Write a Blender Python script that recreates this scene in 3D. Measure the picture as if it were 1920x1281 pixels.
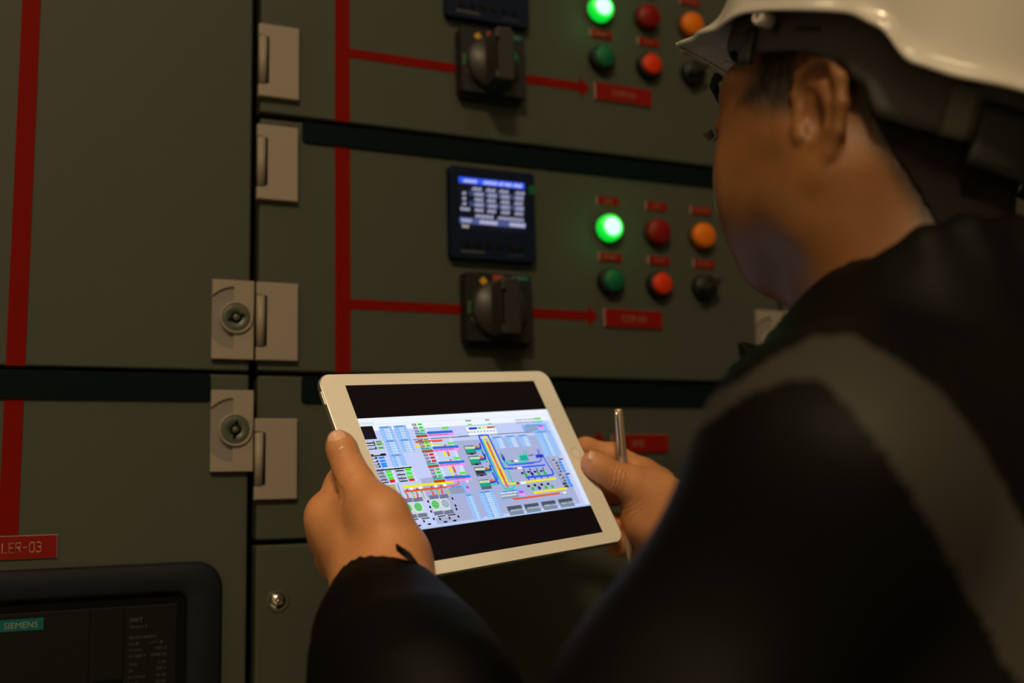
import bpy, bmesh, math, random
import numpy as np
from mathutils import Vector, Matrix, noise
random.seed(7)
for o in list(bpy.data.objects): bpy.data.objects.remove(o)
SC = bpy.context.scene
COL = SC.collection

# ------------------------------------------------------------------ camera
# world: X right along the switchgear front (front plane Y=0, room at Y<0), Z up, metres
CAM = np.array([0.0, -0.96, 1.40])
CA = np.array([[0.91758, -0.39671, -0.0259], [0.03448, 0.1443, -0.98893], [0.39605, 0.90653, 0.14608]])  # right, down, forward
FPX = 1950.0
def at(px, py, depth):
    return CAM + depth * (CA.T @ np.array([(px - 960) / FPX, (py - 640.5) / FPX, 1.0]))
cam_data = bpy.data.cameras.new('camera')
cam = bpy.data.objects.new('camera', cam_data)
COL.objects.link(cam)
R_, D_, F_ = CA
cam.matrix_world = Matrix(((R_[0], -D_[0], -F_[0], CAM[0]), (R_[1], -D_[1], -F_[1], CAM[1]), (R_[2], -D_[2], -F_[2], CAM[2]), (0, 0, 0, 1)))
cam_data.sensor_width = 36.0
cam_data.lens = 36.0 * FPX / 1920.0
cam_data.clip_start = 0.05
cam_data.dof.use_dof = True
cam_data.dof.focus_distance = 0.79
cam_data.dof.aperture_fstop = 2.8
SC.camera = cam

# ------------------------------------------------------------------ world, exposure, big lights
SC.view_settings.view_transform = 'Standard'
SC.view_settings.look = 'None'
SC.view_settings.exposure = 0.0
SC.view_settings.gamma = 1.0
SC.view_settings.use_curve_mapping = False
W = bpy.data.worlds.new('world'); SC.world = W
W.use_nodes = True
W.node_tree.nodes['Background'].inputs[0].default_value = (1.0, 0.78, 0.5, 1)
W.node_tree.nodes['Background'].inputs[1].default_value = 0.05

WARM = (1.0, 0.74, 0.42)
def area(name, loc, size, power, target, sy=None, color=WARM):
    l = bpy.data.lights.new(name, 'AREA'); l.energy = power; l.color = color
    l.shape = 'RECTANGLE'; l.size = size; l.size_y = sy or size
    o = bpy.data.objects.new(name, l); COL.objects.link(o)
    o.location = loc
    d = Vector(target) - Vector(loc)
    o.rotation_euler = d.to_track_quat('-Z', 'Y').to_euler()
    return o
# two recessed ceiling fixtures and an added one, far left, to light the hand (their housings are built with the ceiling)
LAMPS = [((-1.05, -3.10, 4.135), 0.56, 0.56, 142.0), ((-1.60, -0.85, 4.135), 0.56, 0.56, 8.0), ((1.10, -2.60, 4.135), 0.56, 0.56, 8.0)]
for i, (p, sx, sy, w) in enumerate(LAMPS):
    area('ceiling_lamp_light', p, sx, w, (p[0], p[1], 0), sy)

# ------------------------------------------------------------------ materials
def mat(name, col, rough=0.5, metal=0.0, spec=0.5, noise_amt=0.0, noise_scale=60.0, bump=0.0, bump_scale=200.0, emit=None, emit_s=0.0, coat=0.0, sss=0.0, sheen=0.0, trans=0.0):
    m = bpy.data.materials.new(name); m.use_nodes = True
    nt = m.node_tree; b = nt.nodes['Principled BSDF']
    b.inputs['Base Color'].default_value = (*col, 1)
    b.inputs['Roughness'].default_value = rough
    b.inputs['Metallic'].default_value = metal
    b.inputs['Specular IOR Level'].default_value = spec
    b.inputs['Coat Weight'].default_value = coat
    b.inputs['Sheen Weight'].default_value = sheen
    b.inputs['Transmission Weight'].default_value = trans
    if sss:
        b.inputs['Subsurface Weight'].default_value = sss
        b.inputs['Subsurface Radius'].default_value = (0.012, 0.004, 0.002)
        b.inputs['Subsurface Scale'].default_value = 0.5
    tc = nt.nodes.new('ShaderNodeTexCoord')
    if noise_amt:
        n = nt.nodes.new('ShaderNodeTexNoise'); n.inputs['Scale'].default_value = noise_scale; n.inputs['Detail'].default_value = 4
        nt.links.new(tc.outputs['Object'], n.inputs['Vector'])
        r = nt.nodes.new('ShaderNodeMapRange'); r.inputs['To Min'].default_value = 1 - noise_amt; r.inputs['To Max'].default_value = 1 + noise_amt
        nt.links.new(n.outputs['Fac'], r.inputs['Value'])
        v = nt.nodes.new('ShaderNodeVectorMath'); v.operation = 'SCALE'; v.inputs[0].default_value = col
        nt.links.new(r.outputs['Result'], v.inputs['Scale'])
        nt.links.new(v.outputs['Vector'], b.inputs['Base Color'])
    if bump:
        n2 = nt.nodes.new('ShaderNodeTexNoise'); n2.inputs['Scale'].default_value = bump_scale; n2.inputs['Detail'].default_value = 3
        nt.links.new(tc.outputs['Object'], n2.inputs['Vector'])
        bp = nt.nodes.new('ShaderNodeBump'); bp.inputs['Strength'].default_value = bump; bp.inputs['Distance'].default_value = 0.001
        nt.links.new(n2.outputs['Fac'], bp.inputs['Height'])
        nt.links.new(bp.outputs['Normal'], b.inputs['Normal'])
    if emit:
        b.inputs['Emission Color'].default_value = (*emit, 1)
        b.inputs['Emission Strength'].default_value = emit_s
    return m
M = {}
M['panel'] = mat('grey_powder_coat', (0.040, 0.0445, 0.034), 0.6, spec=0.2, noise_amt=0.05, noise_scale=8, bump=0.25, bump_scale=900)
M['panel_dark'] = mat('cabinet_interior_dark', (0.003, 0.003, 0.0028), 0.85, spec=0.05)
M['band'] = mat('dark_teal_plastic', (0.0012, 0.005, 0.006), 0.7, spec=0.05)
M['hinge'] = mat('beige_grey_zinc', (0.205, 0.175, 0.145), 0.5, spec=0.3, noise_amt=0.03, noise_scale=20)
M['hinge2'] = mat('grey_lock_recess', (0.150, 0.132, 0.122), 0.6, spec=0.3)
M['lockcyl'] = mat('green_grey_lock_insert', (0.042, 0.050, 0.036), 0.4)
M['lockdark'] = mat('lock_slot_dark', (0.002, 0.002, 0.002), 0.7, spec=0.05)
M['red'] = mat('red_vinyl_tape', (0.135, 0.003, 0.0003), 0.7, spec=0.05)
M['plate_red'] = mat('red_engraved_plate', (0.150, 0.0035, 0.001), 0.4, spec=0.15)
M['plate_core'] = mat('white_plate_core', (0.20, 0.15, 0.12), 0.5)
M['engrave'] = mat('engraved_lettering', (0.34, 0.22, 0.17), 0.5)
M['engrave_dim'] = mat('engraved_small_lettering', (0.16, 0.08, 0.05), 0.5)
M['black'] = mat('black_plastic', (0.008, 0.0085, 0.0085), 0.45, spec=0.25)
M['dkgrey'] = mat('dark_grey_plastic', (0.018, 0.017, 0.017), 0.42, spec=0.3)
M['meter'] = mat('navy_black_bezel', (0.0022, 0.0065, 0.022), 0.5, spec=0.1)
M['meterkey'] = mat('meter_key_rubber', (0.004, 0.004, 0.003), 0.7, spec=0.1)
M['print'] = mat('grey_print', (0.045, 0.040, 0.038), 0.5)
M['teal_lab'] = mat('teal_brand_label', (0.0, 0.075, 0.085), 0.4, spec=0.2)
M['teal_txt'] = mat('brand_lettering', (0.15, 0.17, 0.15), 0.5)
M['yellow'] = mat('yellow_mark', (0.42, 0.22, 0.003), 0.5)
M['redmark'] = mat('red_mark', (0.22, 0.02, 0.008), 0.5)
M['greenmark'] = mat('green_mark', (0.012, 0.07, 0.018), 0.5)
M['chrome'] = mat('polished_steel', (0.75, 0.70, 0.62), 0.12, metal=1.0)
M['steel'] = mat('brushed_pen_steel', (0.60, 0.46, 0.37), 0.42, metal=0.75)
M['lens_green'] = mat('lit_green_lens', (0.02, 0.5, 0.08), 0.3, emit=(0.0, 1.0, 0.045), emit_s=0.66)
M['lens_core'] = mat('lit_green_core', (0.5, 0.9, 0.6), 0.3, emit=(0.55, 0.92, 0.66), emit_s=0.95)
M['lens_red'] = mat('unlit_red_lens', (0.15, 0.003, 0.001), 0.4, spec=0.2)
M['lens_amber'] = mat('unlit_amber_lens', (0.50, 0.115, 0.0), 0.4, spec=0.2)
M['push_green'] = mat('green_button_cap', (0.002, 0.085, 0.035), 0.5, spec=0.2)
M['push_red'] = mat('red_button_cap', (0.46, 0.022, 0.001), 0.5, spec=0.2)
M['tablet_white'] = mat('white_tablet_glass', (0.86, 0.84, 0.80), 0.18, spec=0.4)
M['alu'] = mat('silver_anodised_aluminium', (0.60, 0.58, 0.55), 0.3, metal=0.9)
M['glassblack'] = mat('black_display_glass', (0.006, 0.004, 0.006), 0.06, spec=0.35)
M['home'] = mat('home_button_ring', (0.70, 0.64, 0.52), 0.3)
M['shell'] = mat('white_helmet_shell', (0.46, 0.435, 0.40), 0.22, spec=0.4, coat=0.15)
M['helmet_dark'] = mat('dark_grey_helmet_band', (0.056, 0.050, 0.050), 0.65, spec=0.3)
M['helmet_light'] = mat('grey_green_band_clip', (0.075, 0.075, 0.055), 0.6)
M['helmet_black'] = mat('black_foam', (0.008, 0.009, 0.008), 0.7)
M['hair'] = mat('short_black_hair', (0.006, 0.004, 0.003), 0.75, spec=0.2, bump=0.8, bump_scale=1100)
M['floor'] = mat('grey_epoxy_floor', (0.24, 0.23, 0.20), 0.35, noise_amt=0.1, noise_scale=3)
M['ceiling'] = mat('white_ceiling', (0.55, 0.53, 0.50), 0.8, bump=0.3)
M['wall'] = mat('painted_wall', (0.36, 0.35, 0.32), 0.8, bump=0.2)
M['diffuser'] = mat('lamp_diffuser', (0.9, 0.85, 0.75), 0.5, emit=(1.0, 0.78, 0.48), emit_s=6.0)
M['stripe'] = mat('grey_reflective_tape', (0.029, 0.026, 0.022), 0.65, spec=0.2, bump=0.15, bump_scale=1500)
M['trouser'] = mat('charcoal_trousers', (0.02, 0.02, 0.024), 0.9, bump=0.2, bump_scale=1200)
M['shoe'] = mat('black_leather_shoe', (0.012, 0.010, 0.009), 0.4)
M['eye'] = mat('eye_white', (0.6, 0.55, 0.5), 0.2)
M['nail'] = mat('fingernail', (0.70, 0.40, 0.30), 0.25, spec=0.5)

def jacket_mat():
    m = mat('black_nylon_jacket', (0.0016, 0.0015, 0.0013), 0.58, spec=0.09, bump=0.12, bump_scale=1400)
    return m
M['jacket'] = jacket_mat()
def skin_mat():
    m = bpy.data.materials.new('skin'); m.use_nodes = True
    nt = m.node_tree; b = nt.nodes['Principled BSDF']
    tc = nt.nodes.new('ShaderNodeTexCoord')
    n = nt.nodes.new('ShaderNodeTexNoise'); n.inputs['Scale'].default_value = 22; n.inputs['Detail'].default_value = 5
    nt.links.new(tc.outputs['Object'], n.inputs['Vector'])
    r = nt.nodes.new('ShaderNodeValToRGB')
    r.color_ramp.elements[0].position = 0.3; r.color_ramp.elements[0].color = (0.47, 0.195, 0.085, 1)
    r.color_ramp.elements[1].position = 0.7; r.color_ramp.elements[1].color = (0.61, 0.28, 0.12, 1)
    nt.links.new(n.outputs['Fac'], r.inputs['Fac'])
    # close-cropped hair roots and beard shadow: an attribute of the skin itself
    at_ = nt.nodes.new('ShaderNodeAttribute'); at_.attribute_name = 'stubble'
    n4 = nt.nodes.new('ShaderNodeTexNoise'); n4.inputs['Scale'].default_value = 260; n4.inputs['Detail'].default_value = 3
    mp = nt.nodes.new('ShaderNodeMapping'); mp.inputs['Scale'].default_value = (1, 1, .22); mp.inputs['Rotation'].default_value = (.3, .2, 0)
    nt.links.new(tc.outputs['Object'], mp.inputs['Vector']); nt.links.new(mp.outputs['Vector'], n4.inputs['Vector'])
    r4 = nt.nodes.new('ShaderNodeValToRGB'); r4.color_ramp.elements[0].position = .42; r4.color_ramp.elements[0].color = (.022, .013, .009, 1); r4.color_ramp.elements[1].position = .68; r4.color_ramp.elements[1].color = (.072, .047, .034, 1)
    nt.links.new(n4.outputs['Fac'], r4.inputs['Fac'])
    mx = nt.nodes.new('ShaderNodeMix'); mx.data_type = 'RGBA'
    at2 = nt.nodes.new('ShaderNodeAttribute'); at2.attribute_name = 'hat_shade'  # head and neck skin darkened: shade under the hat put into the colour
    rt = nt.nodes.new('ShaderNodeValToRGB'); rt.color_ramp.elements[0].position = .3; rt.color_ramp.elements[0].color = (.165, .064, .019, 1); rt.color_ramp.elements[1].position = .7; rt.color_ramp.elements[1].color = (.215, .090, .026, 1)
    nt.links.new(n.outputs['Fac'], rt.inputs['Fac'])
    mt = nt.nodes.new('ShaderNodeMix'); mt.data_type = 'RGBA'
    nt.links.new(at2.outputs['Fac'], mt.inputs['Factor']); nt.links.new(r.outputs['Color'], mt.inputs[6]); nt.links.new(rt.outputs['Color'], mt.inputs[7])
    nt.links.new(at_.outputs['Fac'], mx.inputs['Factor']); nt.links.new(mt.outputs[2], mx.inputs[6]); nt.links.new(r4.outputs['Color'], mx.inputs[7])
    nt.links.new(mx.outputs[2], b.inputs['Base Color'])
    b.inputs['Roughness'].default_value = 0.48
    b.inputs['Specular IOR Level'].default_value = 0.35
    b.inputs['Subsurface Weight'].default_value = 0.12
    b.inputs['Subsurface Radius'].default_value = (1.0, 0.35, 0.2)
    b.inputs['Subsurface Scale'].default_value = 0.004
    n2 = nt.nodes.new('ShaderNodeTexNoise'); n2.inputs['Scale'].default_value = 420; n2.inputs['Detail'].default_value = 4
    nt.links.new(tc.outputs['Object'], n2.inputs['Vector'])
    n3 = nt.nodes.new('ShaderNodeTexVoronoi'); n3.inputs['Scale'].default_value = 900
    nt.links.new(tc.outputs['Object'], n3.inputs['Vector'])
    ad = nt.nodes.new('ShaderNodeMath'); ad.operation = 'ADD'
    nt.links.new(n2.outputs['Fac'], ad.inputs[0]); nt.links.new(n3.outputs['Distance'], ad.inputs[1])
    bp = nt.nodes.new('ShaderNodeBump'); bp.inputs['Strength'].default_value = 0.22; bp.inputs['Distance'].default_value = 0.0008
    nt.links.new(ad.outputs[0], bp.inputs['Height']); nt.links.new(bp.outputs['Normal'], b.inputs['Normal'])
    return m
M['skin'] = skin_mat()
def screen_mat(name, strength):
    m = bpy.data.materials.new(name); m.use_nodes = True
    nt = m.node_tree; b = nt.nodes['Principled BSDF']
    a = nt.nodes.new('ShaderNodeVertexColor'); a.layer_name = 'pixels'
    b.inputs['Base Color'].default_value = (0.006, 0.004, 0.006, 1)
    b.inputs['Roughness'].default_value = 0.12
    b.inputs['Specular IOR Level'].default_value = 0.35
    nt.links.new(a.outputs['Color'], b.inputs['Emission Color'])
    b.inputs['Emission Strength'].default_value = strength
    return m
M['screen'] = screen_mat('lit_display', 1.0)

# ------------------------------------------------------------------ object helpers
def tag(o, label=None, cat=None, group=None, kind=None):
    if label: o['label'] = label
    if cat: o['category'] = cat
    if group: o['group'] = group
    if kind: o['kind'] = kind
    return o
def empty(name, loc=(0, 0, 0), label=None, cat=None, group=None):
    o = bpy.data.objects.new(name, None); COL.objects.link(o); o.location = loc
    o.empty_display_size = 0.05
    return tag(o, label, cat, group)
def link(name, me, mats, parent=None, smooth=None):
    for m in (mats if isinstance(mats, (list, tuple)) else [mats]): me.materials.append(m)
    o = bpy.data.objects.new(name, me); COL.objects.link(o)
    if parent is not None:
        o.parent = parent
        base = parent; off = Vector((0, 0, 0))
        while base is not None: off += base.location; base = base.parent
        o.location = -off          # geometry is written in world coordinates
    return o
def recenter(o):
    """move the object's origin to the centre of its mesh (same place in the world)"""
    me = o.data
    if not len(me.vertices): return o
    co = np.empty(len(me.vertices) * 3); me.vertices.foreach_get('co', co); co = co.reshape(-1, 3)
    c = (co.min(0) + co.max(0)) / 2
    me.vertices.foreach_set('co', (co - c).ravel()); me.update()
    o.location = o.location + Vector(c)
    return o
class MB:
    def __init__(s): s.bm = bmesh.new(); s.mi = 0
    def box(s, x0, x1, y0, y1, z0, z1, bev=0.0, seg=2, mi=None):
        vs = [s.bm.verts.new((x, y, z)) for x in (x0, x1) for y in (y0, y1) for z in (z0, z1)]
        fs = []
        for q in ((0, 1, 3, 2), (4, 6, 7, 5), (0, 4, 5, 1), (2, 3, 7, 6), (0, 2, 6, 4), (1, 5, 7, 3)):
            f = s.bm.faces.new([vs[i] for i in q]); f.material_index = s.mi if mi is None else mi; fs.append(f)
        if bev > 0:
            es = list({e for f in fs for e in f.edges})
            bmesh.ops.bevel(s.bm, geom=es, offset=bev, segments=seg, profile=0.5, affect='EDGES')
        return s
    def prism(s, pts, y0, y1, bev=0.0, seg=2, mi=None):
        """polygon in XZ (counter-clockwise from the room side) extruded from y0 (front, smaller) to y1"""
        a = [s.bm.verts.new((x, y0, z)) for x, z in pts]
        b = [s.bm.verts.new((x, y1, z)) for x, z in pts]
        n = len(pts); fs = []
        top = s.bm.faces.new(a); fs.append(top)
        fs.append(s.bm.faces.new(b[::-1]))
        for i in range(n): fs.append(s.bm.faces.new((a[i], b[i], b[(i + 1) % n], a[(i + 1) % n])))
        for f in fs: f.material_index = s.mi if mi is None else mi
        if bev > 0: bmesh.ops.bevel(s.bm, geom=list(top.edges), offset=bev, segments=seg, profile=0.5, affect='EDGES')
        return s
    def lathe_y(s, cx, cz, prof, n=48, mi=None, smooth=True):
        """profile [(radius, y)] turned about an axis along Y"""
        rings = []
        for r, y in prof:
            if r < 1e-6: rings.append([s.bm.verts.new((cx, y, cz))])
            else: rings.append([s.bm.verts.new((cx + r * math.cos(2 * math.pi * k / n), y, cz + r * math.sin(2 * math.pi * k / n))) for k in range(n)])
        for a, b in zip(rings, rings[1:]):
            for k in range(n):
                k2 = (k + 1) % n
                if len(a) == 1 and len(b) == 1: continue
                if len(a) == 1: f = s.bm.faces.new((a[0], b[k], b[k2]))
                elif len(b) == 1: f = s.bm.faces.new((a[k], b[0], a[k2]))
                else: f = s.bm.faces.new((a[k], b[k], b[k2], a[k2]))
                f.material_index = s.mi if mi is None else mi; f.smooth = smooth
        return s
    def tube(s, pts, rad, n=12, mi=None, cap=True):
        pts = [Vector(p) for p in pts]
        rads = rad if isinstance(rad, (list, tuple)) else [rad] * len(pts)
        rings = []; up = Vector((0.13, 0.2, 0.97))
        for i, p in enumerate(pts):
            t = (pts[min(i + 1, len(pts) - 1)] - pts[max(i - 1, 0)]).normalized()
            a = t.cross(up)
            if a.length < 1e-3: a = t.cross(Vector((1, 0, 0)))
            a.normalize(); b = t.cross(a)
            rings.append([s.bm.verts.new(p + (a * math.cos(2 * math.pi * k / n) + b * math.sin(2 * math.pi * k / n)) * rads[i]) for k in range(n)])
        for A, B in zip(rings, rings[1:]):
            for k in range(n):
                f = s.bm.faces.new((A[k], A[(k + 1) % n], B[(k + 1) % n], B[k])); f.smooth = True; f.material_index = s.mi if mi is None else mi
        if cap:
            for rg in (rings[0][::-1], rings[-1]):
                f = s.bm.faces.new(rg); f.material_index = s.mi if mi is None else mi
        return s
    def build(s, name, mats, parent=None, normals=True, center=True):
        if normals: bmesh.ops.recalc_face_normals(s.bm, faces=s.bm.faces[:])
        me = bpy.data.meshes.new(name); s.bm.to_mesh(me); s.bm.free()
        o = link(name, me, mats, parent)
        if center: recenter(o)
        return o
def rrect(x0, x1, z0, z1, r, n=6):
    pts = []
    for cx, cz, a0 in ((x1 - r, z1 - r, 0), (x0 + r, z1 - r, 90), (x0 + r, z0 + r, 180), (x1 - r, z0 + r, 270)):
        for k in range(n + 1):
            a = math.radians(a0 + 90 * k / n); pts.append((cx + r * math.cos(a), cz + r * math.sin(a)))
    return pts

# text as mesh data: list of polygons (vertex arrays) in a unit where cap height ~ 0.7*size
_tcache = {}
def text_geo(s):
    if s in _tcache: return _tcache[s]
    cu = bpy.data.curves.new('lettering', 'FONT'); cu.body = s; cu.size = 1.0; cu.resolution_u = 2
    ob = bpy.data.objects.new('lettering_tmp', cu); COL.objects.link(ob)
    bpy.context.view_layer.update()
    dg = bpy.context.evaluated_depsgraph_get()
    me = ob.evaluated_get(dg).to_mesh()
    vs = [tuple(v.co) for v in me.vertices]; fs = [tuple(p.vertices) for p in me.polygons]
    ob.evaluated_get(dg).to_mesh_clear()
    bpy.data.objects.remove(ob); bpy.data.curves.remove(cu)
    _tcache[s] = (vs, fs); return vs, fs
def wall_text(mb, s, x, z, size, y, mi=0, align='l', squash=1.0):
    vs, fs = text_geo(s)
    if not vs: return
    x0 = min(v[0] for v in vs); x1 = max(v[0] for v in vs)
    ox = x - x0 * size * squash if align == 'l' else x - (x0 + x1) / 2 * size * squash
    if align == 'r': ox = x - x1 * size * squash
    nv = [mb.bm.verts.new((ox + v[0] * size * squash, y, z + v[1] * size)) for v in vs]
    for f in fs:
        try:
            g = mb.bm.faces.new([nv[i] for i in f]); g.material_index = mi
        except ValueError: pass
# ------------------------------------------------------------------ the room
def struct(o): o['kind'] = 'structure'; return o
b = MB(); b.box(-3.6, 4.2, -4.2, 0.9, -0.05, 0.0); struct(b.build('floor', M['floor']))
b = MB(); b.box(-3.6, 4.2, -4.2, 0.9, 4.20, 4.25); struct(b.build('ceiling', M['ceiling']))
b = MB(); b.box(-3.6, 4.2, 0.85, 0.95, 0.0, 4.20); struct(b.build('wall_back', M['wall']))
b = MB(); b.box(-3.6, 4.2, -4.3, -4.2, 0.0, 4.20); struct(b.build('wall_front', M['wall']))
b = MB(); b.box(-3.7, -3.6, -4.2, 0.95, 0.0, 4.20); struct(b.build('wall_left', M['wall']))
b = MB(); b.box(4.2, 4.3, -4.2, 0.95, 0.0, 4.20); struct(b.build('wall_right', M['wall']))
lamp_labels = ['square ceiling lamp to the left behind the camera', 'added square ceiling lamp on the far left, lighting the hand', 'square ceiling lamp to the right behind the worker']
for (p, sx, sy, w), lb in zip(LAMPS, lamp_labels):
    e = empty('ceiling_lamp', (p[0], p[1], 4.20), lb, 'ceiling lamp', 'square ceiling lamps')
    b = MB(); x, y = p[0], p[1]; hx, hy = sx / 2 + .03, sy / 2 + .03
    b.box(x - hx, x - sx / 2, y - hy, y + hy, 4.142, 4.20, .003); b.box(x + sx / 2, x + hx, y - hy, y + hy, 4.142, 4.20, .003)
    b.box(x - sx / 2, x + sx / 2, y - hy, y - sy / 2, 4.142, 4.20, .003); b.box(x - sx / 2, x + sx / 2, y + sy / 2, y + hy, 4.142, 4.20, .003)
    b.build('lamp_frame', M['alu'], e)
    b = MB(); b.box(x - sx / 2, x + sx / 2, y - sy / 2, y + sy / 2, 4.152, 4.165)
    b.build('diffuser', M['diffuser'], e)

# ------------------------------------------------------------------ switchgear columns (carcasses)
def carcass(x0, x1, label):
    e = empty('switchgear_cabinet', ((x0 + x1) / 2, .3, 0), label, 'cabinet', 'switchgear cabinet columns')
    b = MB(); b.box(x0, x1, .030, .60, .10, 2.10); b.build('carcass', M['panel_dark'], e)
    b = MB(); b.box(x0 + .001, x1 - .001, .012, .60, 0.0, .098, .002); b.build('plinth', M['panel_dark'], e)
    b = MB(); b.box(x0 + .001, x1 - .001, .0, .60, 2.102, 2.115, .002); b.build('top_cover', M['panel'], e)
    return e
carcass(-.446, .1605, 'left cabinet column carrying the tall plain door and the circuit breaker')
carcass(.1615, .7595, 'middle cabinet column carrying the doors with meters and push buttons')
carcass(.7605, 1.365, 'right cabinet column partly hidden behind the worker')

XL0, XL1 = -.443, .1570
XM0, XM1 = .1645, .7560
XR0, XR1 = .7640, 1.362

def door(x0, x1, z0, z1, label, group='switchgear compartments', bev=.0022):
    e = empty('switchgear_compartment', ((x0 + x1) / 2, 0, (z0 + z1) / 2), label, 'switchgear compartment', group)
    b = MB(); b.box(x0, x1, 0.0, .026, z0, z1, bev, 3)
    b.build('door_panel', M['panel'], e)
    return e

def hinge(e, x, zc):
    """hinge leaf 38 x 73 mm with a pin barrel let into its left edge; x is the left edge"""
    h = .0365
    b = MB()
    pts = [(x, zc - h), (x + .0385, zc - h), (x + .0385, zc + h), (x, zc + h), (x, zc + .0245), (x + .0108, zc + .0245), (x + .0108, zc - .0245), (x, zc - .0245)]
    b.prism(pts, -.0062, .0, .0011)
    o = b.build('hinge', M['hinge'], e)
    b = MB(); b.box(x + .0004, x + .0105, -.0012, -.0003, zc - .0242, zc + .0242); b.build('pin_slot', M['lockdark'], o)
    b = MB(); b.tube([(x + .0042, -.0034, zc - .0238), (x + .0042, -.0034, zc + .0238)], .0041, 20); b.build('pin_barrel', M['hinge'], o)
    return o

def lock(e, x, zc, cz=None, turn=0.0):
    """lock plate 37 x 73 mm, round insert with a double-bit key hole"""
    cz = zc if cz is None else cz
    h = .0365; w = .0372; cx = x + .0213
    b = MB(); b.box(x, x + w, -.0036, 0, zc - h, zc + h, .0004, 1); base = b.build('lock_plate', M['hinge2'], e)
    r = .0290; dx = .0213; za = math.sqrt(r * r - dx * dx)
    a0 = math.atan2(za, -dx); xs = x + .0196
    aT = math.acos((xs - cx) / r)
    arcT = [(cx + r * math.cos(a0 + (aT - a0) * k / 10), cz + r * math.sin(a0 + (aT - a0) * k / 10)) for k in range(11)]
    arcB = [(px, 2 * cz - pz) for px, pz in arcT[::-1]]
    pts = [(x, zc - h), (x + w, zc - h), (x + w, zc + h), (x, zc + h)] + arcT + arcB
    b = MB(); b.prism(pts, -.0058, -.0036, .0005, 1); b.build('lock_cover', M['hinge'], base)
    b = MB(); b.lathe_y(cx, cz, [(0, -.0066), (.0125, -.0066), (.0128, -.0078), (.0139, -.0084), (.0148, -.0078), (.0148, -.0036)]); b.build('lock_collar', M['hinge'], base)
    b = MB(); b.lathe_y(cx, cz, [(0, -.0063), (.0033, -.0063), (.0035, -.0068), (.0124, -.0071), (.0127, -.0069), (.0127, -.0063)])
    b.lathe_y(cx, cz, [(0, -.0086), (.0022, -.0086), (.0030, -.0079), (.0032, -.0065)])
    b.build('lock_insert', M['lockcyl'], base)
    b = MB()
    c, s = math.cos(turn), math.sin(turn)
    for sg in (-1, 1):
        q = [(.0034, -.0017), (.0082, -.0013), (.0082, .0013), (.0034, .0017)]
        P = [(cx + sg * (u * c - v * s), cz + sg * (u * s + v * c)) for u, v in q]
        b.prism(P, -.00735, -.0065)
    b.lathe_y(cx, cz, [(.0032, -.0072), (.0050, -.0073), (.0050, -.0070)], 32)
    b.build('key_slot', M['lockdark'], base)
    return base

def tape(e, x0, x1, z0, z1, name='red_line'):
    b = MB(); b.box(x0, x1, -.0007, .0, z0, z1, .0002, 1); return b.build(name, M['red'], e)

def arrow(e, x0, xb, xt, z0, z1, hh=.0118):
    zc = (z0 + z1) / 2
    b = MB(); b.prism([(x0, z0), (xb, z0), (xb, zc - hh), (xt, zc), (xb, zc + hh), (xb, z1), (x0, z1)], -.0007, 0.0)
    return b.build('red_arrow', M['red'], e)

def band(e, x0, x1, z0, z1):
    b = MB(); b.prism(rrect(x0, x1, z0, z1, .003), -.0025, .0, .0008); b.build('trim_strip', M['band'], e)
    return e

def plate(e, x0, x1, z0, z1, text, size, mat='engrave_dim', thick=.0022, name='nameplate', tx=None):
    b = MB(); b.box(x0, x1, -thick, 0.0, z0, z1, .0003, 1); o = b.build(name, M['plate_core'], e)
    b = MB(); b.box(x0 + .0012, x1 - .0003, -thick - .0005, -thick + .0002, z0 + .0003, z1 - .0003); b.build('plate_face', M['plate_red'], o)
    b = MB(); zc = (z0 + z1) / 2
    wall_text(b, text, (x0 + x1) / 2 if tx is None else tx, zc - size * .35, size, -thick - .0007, align='c', squash=.95)
    b.build('lettering', M[mat], o, normals=False)
    return o

def pilot(e, x, z, kind, core=False):
    lens = {'green': 'lens_green', 'red': 'lens_red', 'amber': 'lens_amber'}[kind]
    b = MB(); b.lathe_y(x, z, [(0, 0), (.0152, 0), (.0152, -.0022), (.0148, -.0028), (.0135, -.0028), (.0132, -.001)]); o = b.build('pilot_light', M['black'], e)
    b = MB(); b.lathe_y(x, z, [(.0, -.0026), (.0143, -.0026), (.0143, -.0085), (.0136, -.0118), (.0122, -.0134), (.0, -.0136)])
    for k in range(24):
        a = 2 * math.pi * k / 24
        b.tube([(x + .0142 * math.cos(a), -.003, z + .0142 * math.sin(a)), (x + .0138 * math.cos(a), -.0105, z + .0138 * math.sin(a))], .0006, 6)
    b.build('lens', M[lens], o)
    if core:
        l = bpy.data.lights.new('pilot_glow', 'POINT'); l.energy = .03; l.color = (.0, 1.0, .25); l.shadow_soft_size = .006
        lo_ = bpy.data.objects.new('pilot_glow', l); COL.objects.link(lo_); lo_.location = (x, -.024, z)
    if core:
        b = MB(); b.lathe_y(x, z, [(.0098, -.0130), (.0098, -.01385), (.0085, -.0143), (0, -.0146)]); b.build('lens_centre', M['lens_core'], o)
    return o
def push(e, x, z, kind):
    cap = {'green': 'push_green', 'red': 'push_red'}[kind]
    b = MB(); b.lathe_y(x, z, [(0, 0), (.0150, 0), (.0150, -.0040), (.0144, -.0095), (.0136, -.0108), (.0122, -.0106), (.0120, -.006), (0, -.006)])
    o = b.build('push_button', M['black'], e)
    b = MB(); b.lathe_y(x, z, [(.0116, -.0050), (.0116, -.0128), (.0108, -.0138), (0, -.0133)]); b.build('button_cap', M[cap], o)
    return o
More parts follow.
